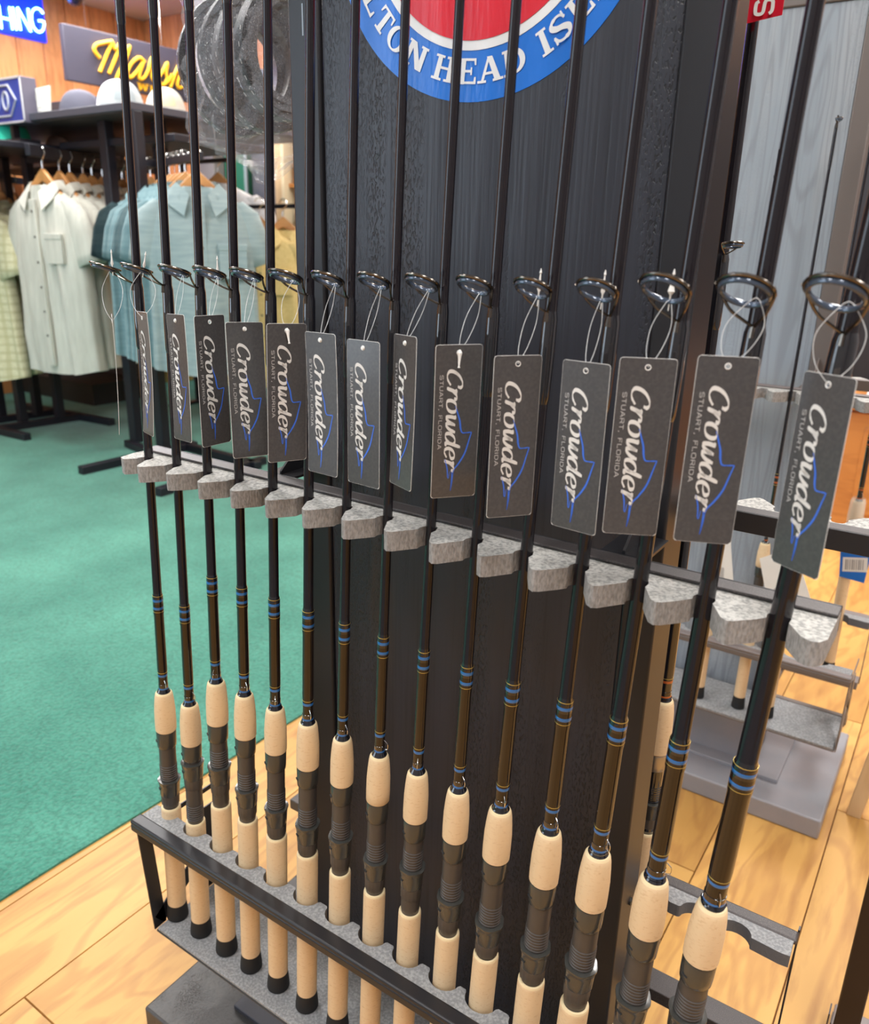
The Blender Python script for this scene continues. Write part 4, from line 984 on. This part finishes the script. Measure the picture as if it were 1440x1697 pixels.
        c = MB(); c.tube([(.075*cos(2*pi*j/20), .034*sin(2*pi*j/20), .002-.014*(sin(2*pi*j/20) < 0)) for j in range(20)], .007, cm, 8, closed=True); c.build('neckband', e)
    return e
M_hang = mat('hanger_wood', (.62, .30, .10), .4, coat=.3, noise=((.50, .22, .07), (8, 30, 30), .4, .6))
M_hang2 = mat('hanger_wood_dark', (.28, .08, .04), .4, coat=.3)
def make_hanger(label, group, wood=None):
    e = empty('coat_hanger'); tag(e, label, 'hanger', group); wood = wood or M_hang
    m = MB(); n = 17; V = []; F = []
    for i in range(n):
        t = -1+2*i/(n-1); x = .132*t; zc = .048-.115*abs(t)**1.1; h_ = .032-.018*abs(t); d = .009; yo = -.012*t*t
        V += [(x, -d+yo, zc-h_), (x, d+yo, zc-h_), (x, d+yo, zc+h_*.55), (x, -d+yo, zc+h_*.55)]
    for i in range(n-1):
        for k in range(4): a = 4*i+k; b = 4*i+(k+1) % 4; F.append((a, b, b+4, a+4))
    F += [(0,1,2,3), tuple(4*(n-1)+k for k in (3,2,1,0))]
    m.add(V, F, wood); m.build('hanger_body', e, smooth=50, bevel=.003)
    m = MB(); m.tube(cat_rom([(0, 0, .060), (0, 0, .090), (.010, 0, .105), (.022, 0, .122), (.012, 0, .142), (-.006, 0, .142), (-.016, 0, .128)], 5), .0022, M_wire, 8); m.build('hook', e)
    return e
def row(proto_s, proto_h, pts, rot, labels, hlabels=None):
    for k, (x, y, z) in enumerate(pts):
        s = proto_s if k == 0 else copy_tree(proto_s); h = proto_h if k == 0 else copy_tree(proto_h)
        r = rot + random.uniform(-.07, .07)
        for o in (s, h): o.location = (x, y, z); o.rotation_euler = (0, 0, r)
        s['label'] = labels[k]; h['label'] = (hlabels or ['wooden hanger holding the ' + l for l in labels])[k][:110]
M_cream = cloth('cream_cotton', (.62, .61, .54), (.53, .52, .46), weave=(60, 60, 8))
M_greyc = cloth('taupe_cotton', (.44, .42, .36), (.38, .36, .31), weave=(60, 60, 8))
M_blues = cloth('pale_blue_linen', (.30, .375, .385), (.235, .315, .33), weave=(12, 12, 90))
M_blues2 = cloth('sky_blue_linen', (.22, .34, .37), (.17, .285, .315), weave=(12, 12, 90))
M_plaid = cloth('plaid_cotton', (.70, .66, .46), (.62, .58, .38), check=(.47, .43, .24))
M_yel = cloth('yellow_cotton', (.66, .50, .22), (.58, .43, .17))
M_teew = cloth('white_cotton', (.75, .76, .78), (.7, .7, .72))
ordn = ['first', 'second', 'third', 'fourth', 'fifth', 'sixth', 'seventh', 'eighth', 'ninth', 'tenth', 'eleventh', 'twelfth']
p = make_shirt('button_shirt', '', M_cream, 'off-white shirts on the left rack', seed=2, W_=.205); h = make_hanger('', 'hangers of the off-white shirts')
Zs = 1.085
pts = [(-3.265+d*-.34, 2.00+d*.94, Zs) for d in (0, .10, .165, .25, .31, .385, .45, .53, .60, .67)]
row(p, h, pts, .12, ['front off-white button shirt with chest pocket on the left rack'] + [ordn[k]+' off-white shirt from the front on the left rack' for k in range(1, 10)],
    ['wooden hanger of the front off-white shirt'] + ['wooden hanger of the '+ordn[k]+' off-white shirt from the front' for k in range(1, 10)])
p = make_shirt('button_shirt', '', M_blues, 'pale blue shirts on the shelf-topped rack', L_=.625, W_=.186, seed=5); h = make_hanger('', 'hangers of the pale blue shirts'); h.scale = (.86,)*3
pts = [(-2.335+d*-.944, 1.99+d*.325, 1.062) for d in (0, .105, .155, .205, .26, .32, .47)]
row(p, h, pts, .95, ['front pale grey-blue shirt facing the camera, its collar open'] + [ordn[k]+' pale blue shirt from the front, edge-on behind the facing one' for k in range(1, 7)],
    ['wooden hanger in the front pale blue shirt'] + ['wooden hanger of the '+ordn[k]+' pale blue shirt from the front' for k in range(1, 7)])
# the shirts behind the front one are a bluer linen
for o in bpy.data.objects:
    if o.get('group') == 'pale blue shirts on the shelf-topped rack' and not o['label'].startswith('front'):
        for c in o.children:
            if c.data.materials and c.data.materials[0] == M_blues:
                me = MATS.setdefault('blue2_'+c.data.name.split('.')[0], None)
                if me is None:
                    me = c.data.copy(); me.materials[0] = M_blues2; MATS['blue2_'+c.data.name.split('.')[0]] = me
                c.data = me
p = make_shirt('button_shirt', '', M_plaid, 'plaid shirts at the left edge', seed=8); h = make_hanger('', 'hangers of the plaid shirts')
pts = [(-3.74+d*-.5, 1.90+d*.86, 1.02) for d in (0, .12, .22, .32, .42)]
row(p, h, pts, .15, ['front cream and yellow plaid shirt at the left edge'] + [ordn[k]+' plaid shirt from the front at the left edge' for k in range(1, 5)],
    ['wooden hanger of the front plaid shirt'] + ['wooden hanger of the '+ordn[k]+' plaid shirt from the front' for k in range(1, 5)])
# taller grey-green garments hanging lower behind the cream ones
p = make_shirt('button_shirt', '', M_greyc, 'taupe shirts behind the off-white ones', seed=12, L_=.76); h = make_hanger('', 'hangers of the taupe shirts')
pts = [(-3.61, 2.70, 1.085), (-3.63, 2.76, 1.085)]
row(p, h, pts, -.25, ['nearer taupe shirt at the far end of the left rack', 'farther taupe shirt at the far end of the left rack'])
p = make_shirt('button_shirt', '', M_yel, 'yellow shirts beyond the blue ones', seed=14); h = make_hanger('', 'hangers of the yellow shirts')
pts = [(-2.98, 2.90, .94), (-2.92, 3.0, .94), (-3.02, 3.1, .94)]
row(p, h, pts, .75, ['nearest yellow shirt, right of the facing blue shirt', 'second yellow shirt behind the nearest one', 'farthest of the three yellow shirts'])
p = make_shirt('tee_shirt', 'white tee shirt showing over the shoulder of the facing blue shirt', M_teew, None, tee=True, seed=15); p.location = (-3.36, 3.0, 1.16); p.rotation_euler = (0, 0, .8)
h = make_hanger('hanger inside the white tee shirt', None); h.location = (-3.36, 3.0, 1.15); h.rotation_euler = (0, 0, .8)
def tee_rail():
    e = empty('garment_rail', (-3.1, 3.02, 0)); tag(e, 'black garment rail carrying the yellow shirts and the white tee shirt', 'rack')
    m = MB(); bar(m, (.45, -.02, 1.052), (-.75, .12, 1.052), .02, .02, M_fix); bar(m, (-.20, .0, 1.27), (-.55, .0, 1.27), .02, .02, M_fix); m.build('hang_bar', e)
    for x in (-.55, .45):
        m = MB(); m.box((x-.015, -.015, .02), (x+.015, .015, 1.27 if x < 0 else 1.06), M_fix); m.build('post', e)
        m = MB(); m.box((x-.02, -.2, 0), (x+.02, .2, .02), M_fix); m.build('foot', e)
tee_rail()

# ------------------------------------------------------------------ caps
def make_cap(label, loc, rz, crown, mesh=None, brim=None, patch=None, s=1.0, group='caps on the shelves', tilt=0):
    e = empty('cap', loc, (tilt, 0, rz)); tag(e, label, 'cap', group); e.scale = (s, s, s)
    brim = brim or crown
    m = MB(); n, k = 24, 8; V = []; F = []
    for i in range(k+1):
        a = (pi/2)*i/k; r_ = cos(a)**.8; z = .115*sin(a)
        for j in range(n):
            t = 2*pi*j/n; V.append((.092*r_*cos(t), .10*r_*sin(t), z+.004*(sin(t) < -.3)*(1-i/k)))
    for i in range(k):
        for j in range(n): F.append((i*n+j, i*n+(j+1) % n, (i+1)*n+(j+1) % n, (i+1)*n+j))
    front = [f for f in F if V[f[0]][1] < -.01]; back = [f for f in F if V[f[0]][1] >= -.01]
    m.add(V, front, crown); m.add(V, back, mesh or crown); m.build('crown', e, smooth=60)
    m = MB(); V = []; F = []; n = 16
    for i in range(n+1):
        t = R(200+140*i/n); x, y = .090*cos(t), .098*sin(t); o = sin(R(180*i/n))
        V += [(x, y, .004), (x*1.02, y-.068*o, .004-.012*abs(x)/.09+.004*o), (x*1.02, y-.068*o, .001-.012*abs(x)/.09+.004*o), (x, y, .001)]
    for i in range(n):
        a = 4*i
        for q in range(4): F.append((a+q, a+(q+1) % 4, a+4+(q+1) % 4, a+4+q))
    m.add(V, F, brim); m.build('brim', e, smooth=60)
    m = MB(); m.lathe([(.113, .006), (.117, .005), (.119, .001)], crown, 10); m.build('top_button', e)
    if patch:
        m = MB(); V = []; F = []
        for i in range(7):
            for j in range(5):
                t = R(-90-26+52*i/6); z = .028+.052*j/4; rr = sqrt(max(0, 1-(z/.115)**2))**.8
                V.append((.0935*rr*cos(t)*1.01, .1018*rr*sin(t)*1.01-.001, z))
        for i in range(6):
            for j in range(4): a = i*5+j; F.append((a, a+5, a+6, a+1))
        m.add(V, F, patch); m.build('patch', e)
    return e
cw = mat('cap_white', (.78, .78, .76), .8); cg = mat('cap_grey', (.42, .45, .46), .85); cd_ = mat('cap_dark', (.07, .07, .10), .85); cgr = mat('cap_green', (.02, .55, .38), .7)
ct_ = mat('cap_tan', (.52, .49, .42), .85); cp = mat('cap_patch', (.30, .34, .36), .8); cbr = mat('cap_camo', (.45, .32, .22), .85, noise=((.12, .09, .06), (30, 30, 30), .45, .55)); cpk = mat('cap_pink', (.55, .42, .40), .85)
make_cap('white and grey trucker cap on the upper shelf, its patch to the right', (-2.945, 2.16, 1.358), 1.15, cg, cw, cw, cp, .95)
make_cap('off-white cap with round tan patch on the upper shelf, right of the trucker cap', (-2.865, 2.31, 1.358), .95, ct_, cg, cw, mat('tan_patch', (.6, .5, .32), .8), .85)
make_cap('dark grey cap seen from behind on the upper shelf', (-3.26, 2.20, 1.358), 3.3, cd_, cd_, cd_, None, .9)
make_cap('bright green cap on the lower shelf above the off-white shirts', (-3.62, 2.08, 1.25), .9, cgr, cgr, cgr, None, 1.0)
make_cap('pale cap left of the green cap on the lower shelf', (-3.86, 2.05, 1.25), 2.2, cw, ct_, cw, None, .8)
make_cap('camouflage cap on the far shelf between the two racks', (-4.10, 2.62, 1.25), .6, cbr, cbr, cbr, None, .9)
make_cap('small pinkish cap right of the green cap', (-3.66, 2.33, 1.25), .4, cpk, cpk, cpk, None, .62)
make_cap('dark cap on the far shelf left of the camouflage cap', (-4.38, 2.62, 1.25), .6, cd_, cd_, cd_, None, .9)
def small_stuff():
    e = empty('wall_shelf', (-4.2, 2.7, 0)); tag(e, 'dark wall shelf unit behind the off-white shirts', 'shelf')
    m = MB(); m.box((-.75, -.15, 1.225), (.20, .2, 1.25), M_fix); m.build('shelf_board', e, bevel=.002)
    m = MB(); m.box((-.75, .2, 0), (.20, .23, 1.60), mat('slat_dark', (.055, .055, .07), .6)); m.build('back_panel', e, bevel=.002)
    for k in range(7):
        m = MB(); m.box((-.75, .194, .35+.2*k), (.20, .2, .362+.2*k), M_fix); m.build('slat_groove', e)
    m = MB(); m.box((-.75, -.12, .0), (.20, .2, .12), mat('plinth_dark', (.02, .02, .02), .6)); m.build('plinth', e)
    # framed blue sign on its stem
    e = empty('framed_sign', (-3.478, 2.0, 1.289)); tag(e, 'blue sign with silver frame and white hexagon, top left', 'sign')
    m = MB(); m.box((-.19, 0, .030), (.120, .060, .180), mat('sign_side', (.10, .09, .13), .5)); m.build('sign_box', e, bevel=.002)
    m = MB(); bl = mat('sign_blue', (.02, .05, .30), .4)
    m.add([(-.19,-.001,.033),(.120,-.001,.038),(.118,-.001,.177),(-.19,-.001,.177)], [(0,1,2,3)], bl); m.build('sign_face', e, smooth=0)
    m = MB(); sv = mat('silver_frame', (.62, .64, .70), .35, .3)
    for a, b in (((-.192, .030), (.123, .037)), ((-.192, .173), (.123, .180))): m.box((a[0], -.004, a[1]), (b[0], 0, b[1]), sv)
    m.box((.116, -.004, .030), (.123, 0, .180), sv); m.box((-.192, -.004, .03), (-.186, 0, .18), sv); m.build('frame', e, bevel=.001)
    m = MB(); hexp = [(.082, .105), (.040, .155), (-.095, .155), (-.137, .105), (-.095, .055), (.040, .055)]
    m.tube([(x, -.003, z) for x, z in hexp], .004, sv, 6, closed=True); m.build('hexagon_mark', e)
    m = MB(); m.tube([(.015+.018*cos(2*pi*j/20), -.003, .105+.030*sin(2*pi*j/20)) for j in range(20)], .004, sv, 6, closed=True)
    m.tube([(-.05+.018*cos(2*pi*j/20), -.003, .105+.030*sin(2*pi*j/20)) for j in range(20)], .004, sv, 6, closed=True); m.build('ring_marks', e)
    m = MB(); m.box((-.020, .02, -.02), (.0, .045, .030), M_fix); m.box((-.07, .0, -.035), (.07, .08, -.02), M_fix); m.build('stem', e)
    e.scale = (1.111,)*3
    # small white notice
    e = empty('notice_card', (-3.33, 2.06, 1.358)); tag(e, 'white notice card with faint grey lettering on the upper shelf', 'card')
    wc = mat('notice_white', (.85, .84, .76), .6); m = MB(); m.add([(-.095,0,-.016),(.070,0,0),(.085,0,.098),(-.088,0,.092),(-.095,.004,-.016),(.070,.004,0),(.085,.004,.098),(-.088,.004,.092)], [(0,1,2,3),(4,7,6,5),(0,4,5,1),(1,5,6,2),(2,6,7,3),(3,7,4,0)], wc); m.build('card', e, smooth=0)
    m = MB(); gi = mat('faint_ink', (.5, .5, .47), .6)
    for k, w_ in enumerate((.07, .055)): m.box((-.05, -.001, .022-.012*k), (-.05+w_, 0, .026-.012*k), gi)
    for k in range(7): m.tube([(-.058+.014*k, -.001, .052), (-.053+.014*k, -.001, .080), (-.048+.014*k, -.001, .054)], .0016, gi, 5)
    m.build('faint_lettering', e, smooth=0)
    m = MB(); 
small_stuff()

# ------------------------------------------------------------------ signs on the left
def script_sign():
    X = -3.95; e = empty('wooden_sign', (X, 2.95, 1.74)); tag(e, 'dark wall sign with raised yellow script reading Marsh WEAR', 'sign'); O = (X, 2.95, 1.74)
    m = MB(); m.add([(X,2.610,1.617),(X,3.40,1.619),(X,3.40,1.871),(X,2.613,1.861),(X-.03,2.610,1.617),(X-.03,3.40,1.619),(X-.03,3.40,1.871),(X-.03,2.613,1.861)], [(0,1,2,3),(4,7,6,5),(0,4,5,1),(1,5,6,2),(2,6,7,3),(3,7,4,0)], mat('sign_slate', (.050, .048, .075), .5)); m.build('board', e, org=O, bevel=.002)
    yel = mat('sign_yellow', (.86, .42, .015), .45)
    D = {'M': [[(2.797,1.743),(2.779,1.758),(2.77,1.779),(2.787,1.8),(2.824,1.814),(2.879,1.831)],[(2.88,1.83),(2.841,1.769),(2.789,1.679)],[(2.88,1.83),(2.888,1.80),(2.926,1.828)],[(2.926,1.828),(2.888,1.758),(2.841,1.68)],[(2.926,1.828),(2.94,1.80),(2.982,1.829)],[(2.982,1.829),(2.941,1.749),(2.905,1.7),(2.882,1.659),(2.886,1.631),(2.903,1.634)]],
     'a': [[(3.066,1.77),(3.033,1.784),(2.985,1.752),(2.951,1.703),(2.964,1.681),(3.005,1.71),(3.057,1.768),(3.024,1.705),(3.028,1.684),(3.055,1.696),(3.085,1.735)]],
     'r': [[(3.085,1.735),(3.114,1.795),(3.13,1.786),(3.147,1.796),(3.106,1.718),(3.116,1.693),(3.145,1.71),(3.179,1.745)]],
     's': [[(3.179,1.745),(3.213,1.788),(3.199,1.743),(3.202,1.709),(3.171,1.677),(3.156,1.689)],[(3.171,1.677),(3.208,1.7),(3.239,1.74)]],
     'h': [[(3.31,1.824),(3.26,1.743),(3.218,1.671)],[(3.232,1.703),(3.285,1.78),(3.301,1.765),(3.27,1.704),(3.278,1.68),(3.304,1.689)]]}
    for k, ss in D.items():
        m = MB()
        for s_ in ss:
            pts = cat_rom([(X+.006, a, b) for a, b in s_], 5); m.tube(pts, .0092, yel, 8, flat=1)
        o = m.build('script_letter', e, org=O)
    x = 3.010
    for c in 'WEAR':
        adv, polys = SL[c]; m = MB(); h_ = .038; y0 = x
        for pgn in polys:
            m.prism([(y0+px*h_*1.50+py*.0, 1.630+ .0*px + py*h_ - (y0-3.01)*.04) for px, py in pgn], X+.0005, X+.007, yel, ax='x')
        m.build('slab_letter', e, org=O, smooth=0); x += adv*h_*1.52+.004
    m = MB(); m.tube([(X+.003, 3.268+.006*cos(2*pi*j/12), 1.634+.006*sin(2*pi*j/12)) for j in range(12)], .0013, yel, 5, closed=True); m.build('registered_mark', e, org=O)
    for y in (2.75, 3.2):
        m = MB(); m.tube([(X-.015, y, 1.865), (X-.015, y, CEIL)], .0012, M_wire, 6); m.build('hanging_wire', e, org=O)
    # neon tubes
    X = -4.93; e = empty('neon_sign', (X, 3.0, 2.08)); tag(e, 'glowing neon sign reading HING with blue halo on the pine wall', 'sign'); O = (X, 3.0, 2.08)
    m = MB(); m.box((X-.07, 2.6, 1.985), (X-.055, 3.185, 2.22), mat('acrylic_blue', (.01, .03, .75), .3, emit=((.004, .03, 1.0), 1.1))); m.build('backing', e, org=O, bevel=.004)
    O = (X, 2.965, 2.08)
    nm = mat('neon_tube', (.4, .9, 1), .4, emit=((.30, .85, 1.0), 7))
    for k, ss in (('H', [[(2.933,2.126),(2.936,2.013)],[(2.873,2.061),(2.934,2.063)],[(2.871,2.123),(2.870,2.005)]]), ('I', [[(2.953,2.129),(2.961,2.016)]]), ('N', [[(2.979,2.132),(2.984,2.02)],[(2.982,2.135),(3.046,2.024)],[(3.046,2.142),(3.046,2.024)]]),
                  ('G', [[(3.138,2.136),(3.12,2.154),(3.093,2.152),(3.07,2.13),(3.061,2.09),(3.068,2.052),(3.092,2.033),(3.119,2.042),(3.134,2.069),(3.135,2.094),(3.104,2.092)]])):
        m = MB()
        for s_ in ss: m.tube(cat_rom([(X-.045, a, b) for a, b in s_], 4), .0052, nm, 8)
        m.build('neon_letter', e, org=O)
    l = bpy.data.lights.new('neon_glow', 'AREA'); l.energy = 7; l.color = (.08, .12, 1); l.shape = 'RECTANGLE'; l.size = .55; l.size_y = .2
    lo = bpy.data.objects.new('neon_glow', l); C.objects.link(lo); lo.location = (-4.88, 2.95, 2.1); lo.rotation_euler = (0, R(-90), 0)
    l.energy = 5
    # camera dome
    e = empty('security_camera', (-4.78, 3.26, CEIL)); tag(e, 'small dome security camera under the ceiling near the corner', 'camera')
    m = MB(); m.lathe([(-.045, .055), (-.01, .06), (0, .06)], mat('camera_housing', (.25, .25, .32), .4), 20); m.build('housing', e)
    m = MB(); m.lathe([(-.085, .004), (-.08, .022), (-.065, .04), (-.045, .047)], mat('smoked_dome', (.03, .03, .05), .08, coat=1), 20); m.build('dome', e)
script_sign()

# ------------------------------------------------------------------ back of the shop, centre left
def back_shop():
    g = mat('locker_green', (.015, .10, .06), .45); gr = mat('panel_slate', (.05, .055, .07), .45, noise=((.09, .09, .10), (3, 3, 6), .5, .7)); post = mat('greyed_wood', (.18, .165, .16), .6)
    m = MB(); m.box((-.07, 0, 0), (.07, .08, CEIL-.01), post); o = m.build('timber_post', None, loc=(-4.02, 3.5, 0), bevel=.004); tag(o, 'grey weathered timber post left of the green door', 'post')
    e = empty('green_locker', (-3.86, 3.58, 0)); tag(e, 'dark green door panel with pale metal edge in the back', 'door')
    m = MB(); m.box((-.09, 0, 0), (.10, .05, 1.75), g); m.build('door_leaf', e, bevel=.004)
    m = MB(); m.box((.085, -.012, .7), (.105, 0, 1.75), mat('pale_metal', (.35, .42, .45), .3, .5)); m.build('metal_edge', e, bevel=.002)
    m = MB(); m.box((-.12, -.002, 0), (-.09, .05, 1.75), M_fix); m.build('door_frame', e)
    e = empty('slate_panel', (-3.58, 3.6, 0)); tag(e, 'dark slate-grey panel right of the green door', 'panel')
    m = MB(); m.box((-.16, 0, 0), (.11, .04, 1.8), gr); m.build('panel_leaf', e, bevel=.003)
    m = MB(); m.box((-.16, -.02, 1.02), (-.06, 0, 1.06), M_fix); m.build('bracket', e, bevel=.003)
    e = empty('shelf_side', (-3.10, 3.2, 0)); tag(e, 'pale timber side panel of a tall shelf, just left of the black board', 'shelf')
    m = MB(); m.box((-.055, -.01, 0), (-.005, .30, 1.62), M_beige); m.build('side_panel', e, bevel=.003)
    m = MB(); m.box((-.004, -.014, 0), (.014, .30, 1.62), mat('pale_edge', (.78, .66, .44), .5)); m.build('front_edge', e, bevel=.002)
    for k, z in enumerate((.35, .62, .88, 1.15, 1.42)):
        m = MB(); m.box((.014, .02, z), (.62, .30, z+.02), M_cab); m.build('shelf_board', e, bevel=.002)
    m = MB(); m.box((.014, .29, 0), (.62, .31, 1.62), mat('shelf_back', (.10, .055, .035), .7)); m.build('back_panel', e)
    # folded goods on those shelves
    cols = [('olive_stack', (.12, .13, .07)), ('pale_blue_stack', (.40, .55, .66)), ('brown_stack', (.20, .11, .06)), ('charcoal_stack', (.05, .05, .05)), ('rust_stack', (.50, .22, .08))]
    for k, z in enumerate((.37, .64, .90, 1.17)):
        nm, c = cols[(k+1) % 5]
        for q in range(2):
            m = MB(); x0 = .04+.26*q
            for j in range(4): m.box((x0, .03, z+.034*j), (x0+.21-.01*j, .27, z+.034*j+.030), mat(cols[(k+1+q) % 5][0], cols[(k+1+q) % 5][1], .9))
            o = m.build('folded_clothes', None, loc=(-3.10, 3.2, 0), bevel=.006); tag(o, '%s pile of folded clothes on the %s shelf behind the black board, %s' % (cols[(k+1+q) % 5][0].replace('_stack', '').replace('_', ' '), ['bottom', 'second', 'third', 'top'][k], ['near end', 'far end'][q]), 'clothes', 'folded clothes on the tall shelf')
    # low boxes against the left wall
    bx = [(-4.85, 2.55, .30, (.55, .22, .07), 'orange-brown'), (-4.75, 2.95, .34, (.36, .30, .33), 'mauve-grey'), (-4.70, 3.25, .22, (.60, .60, .58), 'small white'), (-4.45, 3.45, .34, (.55, .36, .10), 'ochre'), (-4.15, 3.62, .26, (.30, .27, .29), 'grey-brown')]
    for x, y, w_, c, nm in bx:
        e = empty('cardboard_box', (x, y, 0)); tag(e, nm+' box on the floor by the far left wall', 'box')
        mm = mat('box_'+nm.replace('-', '_').replace(' ', '_'), c, .7)
        m = MB(); m.box((-w_/2, -.12, .004), (w_/2, .12, .16), mm); m.build('box_body', e, bevel=.003)
        m = MB(); m.box((-w_/2-.004, -.124, .14), (w_/2+.004, .124, .17), mm); m.build('lid', e, bevel=.003)
    # boxes with coloured fronts on the wall shelf level
    for k, (x, c, nm) in enumerate(((-4.55, (.75, .62, .5), 'cream'), (-4.28, (.70, .12, .10), 'red'), (-4.06, (.78, .70, .66), 'white'))):
        o = None; m = MB(); m.box((-.09, -.06, 0), (.09, .06, .07), mat('goods_'+nm, c, .5)); o = m.build('goods_box', None, loc=(x, 2.64, .99), bevel=.003); tag(o, nm+' goods box on the thin shelf behind the hangers, far left', 'box')
    m = MB(); m.box((-.6, -.1, 0), (.5, .16, .018), M_fix); o = m.build('thin_shelf', None, loc=(-4.3, 2.72, .971)); tag(o, 'thin black shelf behind the hangers carrying small goods boxes', 'shelf')
back_shop()

# ------------------------------------------------------------------ bag of rolled webbing hanging behind the first rods
def webbing_mat():
    m = bpy.data.materials.new('braided_webbing'); m.use_nodes = True; nt = m.node_tree; N = nt.nodes; L = nt.links; b = N['Principled BSDF']
    b.inputs['Roughness'].default_value = .45
    uv = N.new('ShaderNodeTexCoord'); br = N.new('ShaderNodeTexVoronoi'); br.inputs['Scale'].default_value = 560; L.new(uv.outputs['Object'], br.inputs['Vector'])
    r = N.new('ShaderNodeMapRange'); r.inputs['From Min'].default_value = .3; r.inputs['From Max'].default_value = .75; L.new(br.outputs['Distance'], r.inputs[0])
    mx = N.new('ShaderNodeMix'); mx.data_type = 'RGBA'; mx.inputs[6].default_value = (.018, .020, .026, 1); mx.inputs[7].default_value = (.085, .092, .105, 1); L.new(r.outputs[0], mx.inputs[0]); L.new(mx.outputs[2], b.inputs['Base Color'])
    bp = N.new('ShaderNodeBump'); bp.inputs['Distance'].default_value = .0006; bp.inputs['Strength'].default_value = .9; L.new(br.outputs['Distance'], bp.inputs['Height']); L.new(bp.outputs[0], b.inputs['Normal'])
    return m
def bag():
    wm = webbing_mat(); st = mat('pale_stitching', (.62, .64, .66), .6)
    cx, cy, cz = -.815, .80, 1.105
    names = ['leftmost', 'second', 'third', 'rightmost']
    for k in range(4):
        # each coil: bands wound round a nearly horizontal axis pointing right and towards us
        ax = Vector((.80, -.60 + .08*k, -.05)).normalized(); c = Vector((cx-.060+.042*k, cy+.022-.010*k, cz+.004*(k % 2)))
        x1 = Vector((0, 0, 1)); x1 = (x1 - ax*x1.dot(ax)).normalized(); x2 = ax.cross(x1)
        e = empty('webbing_roll', tuple(c)); tag(e, '%s roll of black braided strap inside the clear bag' % names[k], 'strap', 'black strap rolls in the clear bag')
        hw = .0165
        for ly in range(3):
            r_ = .070 - .0065*ly - (.004 if k % 2 else 0); m = MB(); n = 56; V = []; F = []
            for j in range(n):
                t = 2*pi*j/n; rr = r_*(1+.03*sin(2*t+k)+.012*sin(5*t+ly)); d = x1*cos(t)*1.12 + x2*sin(t)
                wob = .003*sin(3*t+k+ly)
                for (w_, q) in ((-hw, .0), (-hw*.5, .0016), (0, .002), (hw*.5, .0016), (hw, 0), (hw, -.006), (-hw, -.006)):
                    V.append(d*(rr+q)+ax*(w_+wob))
            for j in range(n):
                for q in range(7): a = j*7+q; b = j*7+(q+1) % 7; a2 = ((j+1) % n)*7+q; b2 = ((j+1) % n)*7+(q+1) % 7; F.append((a, b, b2, a2))
            m.add(V, F, wm); lay = m.build('strap_turn', e, smooth=50)
            m = MB()
            for w_ in ((-.8, .8) if ly == 0 else (.8,)):
                for j in range(0, n, 2):
                    t0 = 2*pi*j/n; t1 = t0+2*pi/n*.6
                    P = []
                    for t in (t0, t1):
                        rr = r_*(1+.03*sin(2*t+k)+.012*sin(5*t+ly))+.0016; d = x1*cos(t)*1.12+x2*sin(t); P.append(d*rr+ax*(w_*hw+.003*sin(3*t+k+ly)+(.0008 if t == t1 else -.0008)))
                    m.tube(P, .00045, st, 4)
            so = m.build('edge_stitching', lay, smooth=0)
    # crumpled clear bag
    m = MB(); n, k = 44, 26; V = []; F = []
    rnd = random.Random(4); ph = [rnd.uniform(0, 6) for _ in range(8)]
    for i in range(k+1):
        v = i/k; z = -.118 + .26*v
        tap = 1 - .55*max(0, (.10-v)/.10)**2
        a, b = .108*tap, (.078*tap if v > .04 else .02)
        for j in range(n):
            t = 2*pi*j/n
            cr = .006*sin(7*t+9*v+ph[0])+.004*sin(13*t-21*v+ph[1])+.003*sin(22*t+34*v+ph[2])+.003*sin(40*v+5*t+ph[3])
            V.append(((a+cr)*cos(t)*.88, (b+cr)*sin(t), z + .010*sin(2*t+ph[4])*(v < .12) - .022*(cos(t) > .2)*(v < .08)*cos(t)))
    for i in range(k):
        for j in range(n): F.append((i*n+j, i*n+(j+1) % n, (i+1)*n+(j+1) % n, (i+1)*n+j))
    F.append(tuple(range(n))[::-1])
    pm = clear('clear_polythene', (.88, .88, .95), .13, .07)
    nt = pm.node_tree; N = nt.nodes; b = N['Principled BSDF']; tc = N.new('ShaderNodeTexCoord'); nz = N.new('ShaderNodeTexNoise'); nz.inputs['Scale'].default_value = 45; nz.inputs['Detail'].default_value = 3; nz.inputs['Distortion'].default_value = 1.5
    nt.links.new(tc.outputs['Object'], nz.inputs['Vector']); bp = N.new('ShaderNodeBump'); bp.inputs['Distance'].default_value = .010; bp.inputs['Strength'].default_value = 1; nt.links.new(nz.outputs[0], bp.inputs['Height']); nt.links.new(bp.outputs[0], b.inputs['Normal'])
    m.add(V, F, pm)
    e = empty('plastic_bag', (cx, cy, cz)); tag(e, 'clear crumpled plastic bag of black strap rolls hanging behind the first rods', 'bag')
    o = m.build('bag_film', e, smooth=180); o.rotation_euler = (0, 0, -.30)
    m = MB(); m.tube(cat_rom([(.0, 0, .13), (.05, -.02, .20), (.16, -.06, .27), (.325, -.245, .30)], 5), .0012, M_wire, 6); m.build('hanging_wire', e)
bag()
